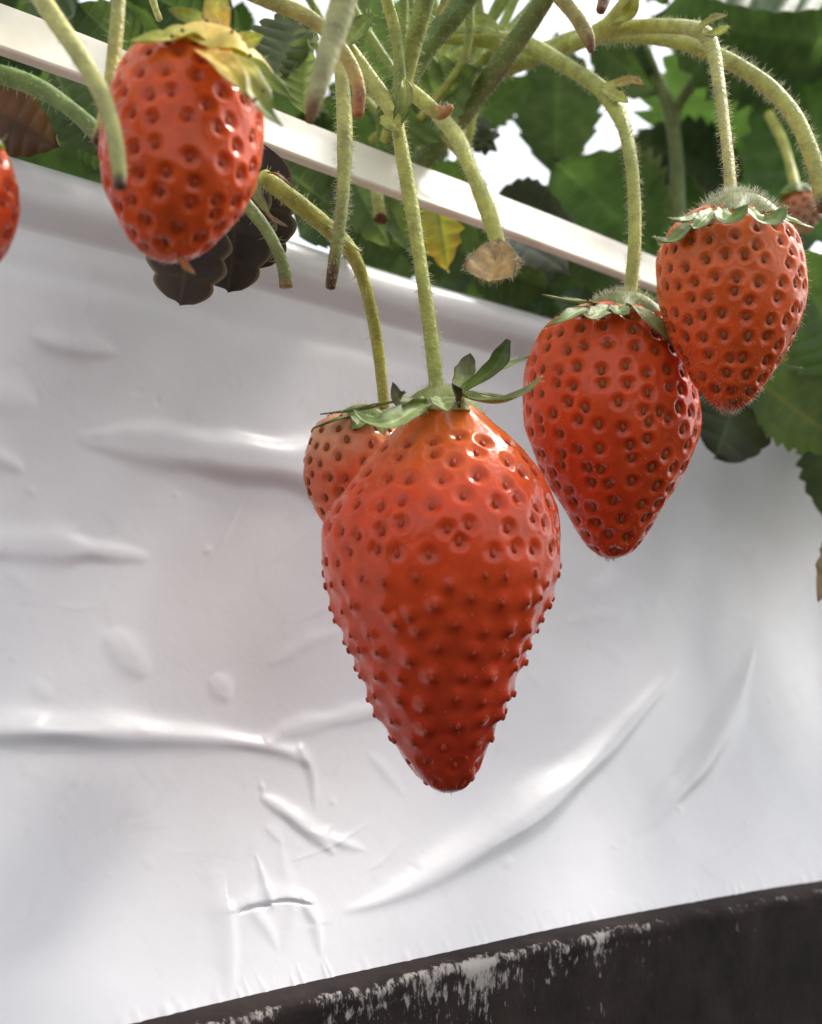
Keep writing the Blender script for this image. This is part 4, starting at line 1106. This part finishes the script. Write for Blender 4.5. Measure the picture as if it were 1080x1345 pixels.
stalk('short cut stalk showing its dark round end just under the batten', [(488, 215, 28.8, 9), (494, 245, 28.2, 9), (498, 272, 27.4, 9), (500, 288, 26.8, 8.5)], c0=G_STEM, c1=G_STEM, tip=(0.13, 0.03, 0.02), tip_len=0.07, hair=24, flat_end=True)
stalk('stalk with curling bracts at the top edge above the long hairy one', [(842, -30, 24.6, 12), (822, 8, 25.0, 13), (800, 32, 25.6, 12), (775, 48, 26.2, 11)], c0=G_PALE, c1=G_STEM, hair=40, bracts=[([(800, 34, 25.2), (822, 20, 24.8), (832, 4, 24.6), (834, -16, 24.6)], 18, (0.4, 0.3, 1), G_PALE, G_STEM)])
stalk('brown tipped bud stub above the pinched tip at the top edge', [(800, -30, 22.6, 9), (796, -8, 22.4, 9), (792, 6, 22.3, 8), (789, 14, 22.2, 6)], c0=G_STEM, c1=(0.3, 0.2, 0.08), tip=(0.2, 0.09, 0.04), tip_len=0.3, hair=10)
stalk('slim pale stalk slanting down behind the yellow calyx at the top edge', [(198, -10, 22, 5), (204, 10, 22, 5), (210, 26, 22, 4.5)], c0=G_PALE, hair=0)
stalk('blurred yellow green forked stalk among the leaves behind the furry strawberry', [(842, 50, 42, 8), (860, 95, 42, 8), (878, 140, 42, 9), (888, 200, 42, 10), (890, 300, 42, 10)], c0=(0.20, 0.24, 0.07), hair=0, name='leaf_stalk', group='leaf stalks')
stalk('blurred branch of the forked stalk rising to meet the long hairy stalk', [(930, 80, 41, 8), (908, 112, 41.4, 8), (890, 142, 42, 8), (885, 170, 42, 8)], c0=(0.22, 0.26, 0.08), hair=0, name='leaf_stalk', group='leaf stalks')
stalk('blurred green stalk of the small star shaped calyx against the sky', [(560, 60, 40, 5), (600, 110, 40, 5), (625, 150, 40, 5), (634, 176, 40, 5)], c0=(0.07, 0.1, 0.03), hair=0)

for i in range(18):
    x0 = rng.uniform(330, 760); x1 = rng.uniform(470, 640); d0 = rng.uniform(25, 34)
    y1 = 90 + 0.33 * x1 * 0.4 + rng.uniform(-30, 40)
    stalk('thin stalk in the tangle above the batten behind the node', [(x0, -40, d0), ((x0 + x1) / 2 + rng.normal(0, 16), y1 * 0.4 - 10, d0 + 0.5), (x1, y1, d0 + 1)] and [(x0, -40, d0, 6), ((x0 + x1) / 2 + rng.normal(0, 16), y1 * 0.45, d0 + 0.5, rng.uniform(4, 8)), (x1, y1, d0 + 1, 6)],
          c0=tuple(np.array(G_DEEP) * rng.uniform(0.8, 1.4)), c1=G_STEM, hair=40, name='leaf_stalk', group='thin stalks in the tangle')

# free standing calyx seen against the sky
st = empty('flower_calyx', P(634, 182, 36), 'small dark star shaped calyx seen against the bright sky above the batten', 'calyx')
so0 = np.array(st.location)
dome(st, so0, P(634, 182, 36), 0.004, 0.004, camdir(0.2, 0.3, 1), Rv, (0.10, 0.12, 0.05), (0.08, 0.1, 0.04), hairs=0)
for (x, y) in [(642, 156), (658, 176), (654, 200), (638, 206), (622, 200), (618, 178), (630, 160)]:
    ribbon('sepal', [(634, 182, 35.8), ((634 + x) / 2, (182 + y) / 2, 35.7), (x, y, 35.8)], 13, (0.1, 0.2, 1), (0.1, 0.13, 0.05), (0.09, 0.10, 0.045), st, so0)

# loose bracts near the top
for lab, pts, w_, fc, c0, c1 in [
    ('pale green pointed bract beside the pale thick stalk', [(448, 60, 21.4), (462, 48, 21.3), (476, 34, 21.2), (492, 18, 21.1)], 30, (-0.3, 0.2, 1), (0.38, 0.42, 0.14), (0.24, 0.32, 0.10)),
    ('yellow green boat shaped bract over the start of the drooping stalk', [(588, 40, 26.8), (612, 32, 26.6), (640, 34, 26.5), (656, 44, 26.4)], 30, (0.1, 0.2, 1), (0.44, 0.46, 0.15), (0.40, 0.43, 0.15)),
    ('thin yellow bract between the two stalks at the top edge', [(576, 20, 23.0), (584, 6, 22.9), (592, -14, 22.8)], 12, (0, 0.2, 1), (0.5, 0.46, 0.18), (0.46, 0.44, 0.17))]:
    o = empty('bract', P(*pts[0]), lab, 'bract')
    ribbon('bract_blade', pts, w_, fc, c0, c1, o, np.array(o.location), hair=16)

# ------------------------------------------------------------------ leaves
PUR, PUR2 = (0.036, 0.022, 0.018), (0.045, 0.032, 0.015)
leaf('dark brown scalloped leaf hanging over the lip behind the blunt strawberry', (262, 240, 21.6), (232, 428, 20.9), 112, roll=-4, curl=0.05, fold=0.08, col=PUR, tipcol=PUR2, vein=(0.075, 0.055, 0.035), rim=(0.20, 0.15, 0.08), teeth=4, tooth=0.18, pleat=0.01, round_teeth=True, nv=31, mat_=M_DRY,
     extra=[dict(base=(318, 215, 22.2), tip=(296, 412, 21.6), width=112, roll=5, curl=0.05, fold=0.08, col=PUR, tipcol=PUR2), dict(base=(345, 190, 22.6), tip=(338, 378, 22.1), width=105, roll=8, curl=0.0, fold=0.08, col=PUR, tipcol=PUR2)])
leaf('brown withered leaf in the gap between the batten and the lip', (-30, 130, 24), (86, 196, 23.6), 90, roll=15, col=(0.075, 0.035, 0.022), tipcol=(0.10, 0.05, 0.02), teeth=6, tooth=0.12, vein=(0.1, 0.05, 0.03), name='withered_leaf')
leaf('yellow and green withering leaf hanging below the batten', (570, 255, 30.0), (594, 368, 29), 66, roll=10, fold=0.5, curl=0.2, col=(0.32, 0.36, 0.07), tipcol=(0.55, 0.33, 0.05), vein=(0.3, 0.36, 0.1), teeth=5, tooth=0.28, name='withered_leaf')
leaf('folded green leaflet tucked under the batten beside the long middle stalk', (496, 232, 29.5), (552, 352, 28.8), 60, roll=-25, fold=0.5, col=(0.09, 0.14, 0.05), rim=(0.3, 0.34, 0.18), teeth=6)
leaf('narrow green leaflet under the batten pointing at the shiny lip', (462, 236, 29.7), (518, 330, 29), 62, roll=20, fold=0.6, col=(0.085, 0.14, 0.05), rim=(0.26, 0.32, 0.16), teeth=6)
leaf('grey green serrated leaf in shade below the batten past the orange fan', (640, 285, 33.5), (752, 366, 32.0), 92, roll=-35, fold=0.3, col=(0.10, 0.12, 0.085), vein=(0.16, 0.18, 0.14), tipcol=(0.12, 0.12, 0.08), teeth=7, tooth=0.22, pleat=0.1)
leaf('dark shaded leaf with raised ridges just above the batten', (652, 262, 40), (775, 285, 37.5), 92, roll=25, fold=0.4, col=(0.035, 0.042, 0.035), vein=(0.08, 0.09, 0.08), teeth=7, pleat=0.14, curl=0.3)
leaf('green leaf with a pale curled rim between the shaded leaf and the drooping stalk', (860, 330, 44), (716, 200, 41), 200, roll=-15, fold=0.25, col=(0.06, 0.115, 0.035), rim=(0.30, 0.28, 0.16), teeth=9, curl=0.1)
leaf('broad dark green leaf seen from below in the middle of the backlit foliage', (732, 232, 46), (730, 34, 44), 128, roll=10, fold=0.15, col=(0.035, 0.06, 0.025), teeth=8)
leaf('large mid green leaf filling the top corner above the furry strawberry', (1010, 300, 48), (985, -40, 44), 330, roll=0, fold=0.2, col=(0.06, 0.12, 0.035), vein=(0.11, 0.19, 0.06), teeth=10, pleat=0.03)
leaf('large leaf behind the bend of the long hairy stalk', (1110, 330, 42), (1040, 40, 40), 220, roll=18, fold=0.2, col=(0.065, 0.13, 0.04), teeth=9, pleat=0.03)
leaf('dark leaf reaching across the top edge above the long hairy stalk', (1130, 60, 38), (850, 20, 40), 210, roll=-15, fold=0.2, col=(0.045, 0.085, 0.03), teeth=9)
leaf('dark leaf crossing behind the forked stalk', (975, 235, 46), (815, 180, 45), 110, roll=10, fold=0.3, col=(0.03, 0.048, 0.022), teeth=8)
leaf('mid green leaf low behind the furry strawberry calyx', (900, 380, 47), (880, 190, 45), 110, roll=-15, fold=0.3, col=(0.05, 0.1, 0.03), rim=(0.28, 0.27, 0.16), teeth=8)
leaf('green leaf blurred behind the furry strawberry at the edge of the photo', (1140, 500, 30.5), (1024, 320, 29.8), 170, roll=10, fold=0.2, col=(0.045, 0.085, 0.026), teeth=9)
leaf('dark green leaf hanging over the sheet below the furry strawberry', (992, 470, 31.5), (930, 622, 30.5), 122, roll=-20, fold=0.25, col=(0.026, 0.042, 0.015), tipcol=(0.034, 0.034, 0.014), teeth=6, tooth=0.06, round_teeth=True, petiole=[(1040, 380, 33), (1015, 430, 31.5), (990, 470, 31.5)])
leaf('green leaf with a yellow midrib under the furry strawberry against the edge of the photo', (985, 496, 30.8), (1130, 596, 29), 105, roll=12, fold=0.2, col=(0.05, 0.09, 0.025), vein=(0.17, 0.19, 0.055), teeth=8, pleat=0.03)
leaf('yellowing crumpled leaf scrap behind the lower end of the furry strawberry', (1095, 470, 33), (1020, 478, 32.5), 44, roll=30, fold=0.6, col=(0.24, 0.25, 0.07), tipcol=(0.3, 0.27, 0.1), teeth=5, name='withered_leaf')
leaf('brown curled withered leaf tip against the sheet at the edge of the photo', (1110, 700, 29), (1062, 795, 28), 60, roll=-30, fold=0.7, col=(0.16, 0.12, 0.05), tipcol=(0.24, 0.15, 0.05), teeth=4, tooth=0.25, curl=0.3, name='withered_leaf')
leaf('small dark leaf just inside the edge of the photo above the brown curled tip', (1120, 690, 30), (1076, 722, 29.6), 26, roll=10, col=(0.05, 0.06, 0.03), teeth=4, name='withered_leaf')
leaf('ribbed grey green leaflet behind the tip of the yellow calyx', (398, 20, 24.5), (352, 122, 23.6), 96, roll=25, fold=0.5, col=(0.10, 0.13, 0.08), vein=(0.2, 0.24, 0.15), rim=(0.2, 0.25, 0.12), teeth=7, pleat=0.12)
leaf('young folded leaflet between the yellow calyx and the pale thick stalk', (402, 150, 24.0), (404, 40, 23.4), 60, roll=-30, fold=0.8, col=(0.11, 0.16, 0.07), vein=(0.22, 0.27, 0.13), teeth=7, pleat=0.12)
leaf('dark green leaf at the top edge behind the yellow calyx', (320, 60, 27), (190, -10, 26.5), 120, roll=20, fold=0.3, col=(0.04, 0.075, 0.022), teeth=8)
leaf('dark green leaf behind the straight yellow green stalk at the top edge', (205, 100, 27), (95, 0, 26.4), 110, roll=-20, fold=0.3, col=(0.04, 0.07, 0.022), teeth=8)
leaf('hairy ribbed green leaf behind the node above the batten', (500, 190, 27.5), (640, 85, 26.5), 120, roll=-25, fold=0.4, col=(0.09, 0.14, 0.05), vein=(0.2, 0.26, 0.11), teeth=8, pleat=0.12)
leaf('smooth green leaf behind the slim upright stalk at the top edge', (470, 130, 29), (490, -30, 28.5), 120, roll=15, fold=0.3, col=(0.07, 0.115, 0.035), teeth=8)
leaf('dark green leaf showing through the gap under the batten beside the blunt strawberry', (70, 90, 25), (140, 215, 24.4), 90, roll=10, fold=0.3, col=(0.045, 0.075, 0.026), teeth=7)

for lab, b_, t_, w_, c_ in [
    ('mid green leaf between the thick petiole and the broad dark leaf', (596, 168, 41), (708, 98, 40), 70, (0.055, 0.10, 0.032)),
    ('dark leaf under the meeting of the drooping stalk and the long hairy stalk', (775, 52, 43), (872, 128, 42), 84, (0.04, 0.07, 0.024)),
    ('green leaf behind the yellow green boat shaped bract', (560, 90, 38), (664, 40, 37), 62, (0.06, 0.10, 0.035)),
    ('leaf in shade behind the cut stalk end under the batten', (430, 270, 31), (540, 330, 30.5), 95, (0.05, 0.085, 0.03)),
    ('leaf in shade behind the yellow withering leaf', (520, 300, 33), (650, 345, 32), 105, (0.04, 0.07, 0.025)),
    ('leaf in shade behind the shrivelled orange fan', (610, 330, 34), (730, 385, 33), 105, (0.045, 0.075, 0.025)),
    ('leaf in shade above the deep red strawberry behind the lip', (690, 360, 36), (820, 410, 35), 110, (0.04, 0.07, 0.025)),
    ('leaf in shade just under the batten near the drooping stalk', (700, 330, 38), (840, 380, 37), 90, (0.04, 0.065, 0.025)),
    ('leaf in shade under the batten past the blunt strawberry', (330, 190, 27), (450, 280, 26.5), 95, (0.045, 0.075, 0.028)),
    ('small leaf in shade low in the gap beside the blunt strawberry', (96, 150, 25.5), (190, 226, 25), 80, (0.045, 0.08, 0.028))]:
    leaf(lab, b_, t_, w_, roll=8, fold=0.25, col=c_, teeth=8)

# the blurred mass further in: single leaves, set where foliage fills the gaps between sky patches
GAPS = [(650, 170, 34), (672, 195, 22), (722, 35, 30), (700, 20, 20), (640, 10, 18), (800, 168, 18), (833, 160, 22), (856, 150, 14), (885, 82, 11), (884, 112, 13), (838, 300, 18), (800, 292, 12), (382, 45, 22), (115, 22, 13), (398, 20, 14), (860, 275, 9)]
def clear(pts):
    for x, y in pts:
        for gx, gy, gr in GAPS:
            if (x - gx) ** 2 + (y - gy) ** 2 < (gr + 4) ** 2: return False
    return True
def leaf_pts(b, t, wd):
    out = []
    for u in np.linspace(-0.02, 1.05, 9):
        for v in (-1, -0.5, 0, 0.5, 1):
            hw = wd * 0.52 * math.sin(math.pi * min(max(u, 0.03), 0.97) ** 0.85) ** 0.6 * v
            dx, dy = t[0] - b[0], t[1] - b[1]; L = math.hypot(dx, dy)
            out.append((b[0] + dx * u - dy / L * hw, b[1] + dy * u + dx / L * hw))
    return out
n_fill = 0
tries = 0
while n_fill < 190 and tries < 20000:
    tries += 1
    x = rng.uniform(-150, 1250)
    rail_y = 60 + 0.36 * x
    lo = rail_y + 130 if x < 1000 else 560
    y = rng.uniform(-140, lo)
    L_ = rng.uniform(110, 230) if n_fill < 110 else rng.uniform(50, 120)
    an = rng.uniform(0, 2 * math.pi)
    t_ = (x + L_ * math.cos(an), y + L_ * math.sin(an))
    if max(y, t_[1]) > (60 + 0.36 * max(x, t_[0]) + 150 if x < 960 else 560): continue
    wd = L_ * rng.uniform(0.6, 0.85)
    if not clear(leaf_pts((x, y), t_, wd)): continue
    dmin = 30 + 0.012 * max(x, 0)
    d = dmin + rng.uniform(2, 22)
    g = rng.uniform(0.6, 1.15)
    leaf('green leaf out of focus in the foliage mass behind the batten', (x, y, d), (*t_, d + rng.normal(0, 1.5)), wd, roll=rng.normal(0, 28), fold=0.3, curl=rng.normal(0, 0.1), teeth=7, nv=13,
         col=tuple(np.array((0.055, 0.10, 0.03)) * g), group='leaves in the blurred foliage mass')
    n_fill += 1
print('fill leaves', n_fill, tries)

# leaves low behind the batten, filling the gap above the lip
for i in range(46):
    x = rng.uniform(-120, 1000); y = 60 + 0.355 * x + rng.uniform(-30, 120)
    d = 24.5 + 0.0125 * max(x, 0) + rng.uniform(0.5, 4)
    an = rng.uniform(0, 2 * math.pi); L_ = rng.uniform(70, 130)
    tx, ty = x + L_ * math.cos(an), y + L_ * math.sin(an) * 0.5 + 0.3 * L_ * math.cos(an)
    if not clear(leaf_pts((x, y), (tx, ty), L_ * 0.8)): continue
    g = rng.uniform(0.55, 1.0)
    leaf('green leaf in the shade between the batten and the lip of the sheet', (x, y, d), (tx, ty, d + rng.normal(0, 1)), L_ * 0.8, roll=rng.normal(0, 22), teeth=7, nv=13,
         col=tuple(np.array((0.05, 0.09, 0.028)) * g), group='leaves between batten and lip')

# leaves that stand over the lip above the photo's top edge and shade the sheet
for i in range(26):
    x = rng.choice([rng.uniform(-160, 380), rng.uniform(1000, 1350)]); d = rng.uniform(21, 26) * (1 + 0.00055 * max(x, 0))
    y = rng.uniform(-300, -120) + 0.16 * x
    an = rng.uniform(0, 2 * math.pi); L_ = rng.uniform(150, 260)
    leaf('green leaf standing over the lip of the bed above the hanging strawberries', (x, y, d), (x + L_ * math.cos(an), y + 0.35 * L_ * math.sin(an), d + 4 * math.sin(an)), L_ * 0.75, roll=rng.normal(70, 20), teeth=7, nv=13, col=(0.055, 0.10, 0.03), group='leaves over the lip')

for i in range(34):
    x = rng.uniform(1120, 1420); y = rng.uniform(370, 600); d = rng.uniform(29, 38) * (1 + 0.0006 * (x - 1100))
    an = rng.uniform(-1.2, 1.2); L_ = rng.uniform(150, 230)
    leaf('green leaf overhanging the sheet just past the edge of the photo', (x + 30, y, d), (x + 30 + L_ * math.cos(an), y + 0.5 * L_ * math.sin(an), d + 3 * math.sin(an)), L_ * 0.5, roll=rng.normal(55, 20), teeth=7, nv=13, col=(0.045, 0.08, 0.025), group='leaves further along the bed')
for lab, b_, t_, w_ in [('dark blurred leaf lying on the sheet at the edge of the photo', (1120, 520, 34.5), (1082, 690, 32.8), 110),
                        ('upper dark leaf pressed on the sheet beyond the edge of the photo', (1150, 430, 38.5), (1110, 690, 37), 170),
                        ('broad leaf standing off the sheet beyond the edge of the photo', (1180, 500, 36), (1120, 740, 34), 150)]:
    leaf(lab, b_, t_, w_, roll=15, fold=0.2, col=(0.035, 0.055, 0.02), teeth=8)

# foliage hanging over the lip further along the bed, beyond the photo's edge
for i in range(22):
    x = rng.uniform(1130, 1500); y = rng.uniform(380, 760) - 0.1 * (x - 1100); d = rng.uniform(30, 44)
    an = rng.uniform(0, 2 * math.pi); L_ = rng.uniform(110, 200)
    if x + L_ * math.cos(an) < 1095: continue
    leaf('green leaf hanging over the lip further along the bed', (x, y, d), (x + L_ * math.cos(an), y + L_ * math.sin(an), d), L_ * 0.75, roll=rng.normal(20, 25), teeth=7, nv=13, col=(0.055, 0.10, 0.03), group='leaves further along the bed')
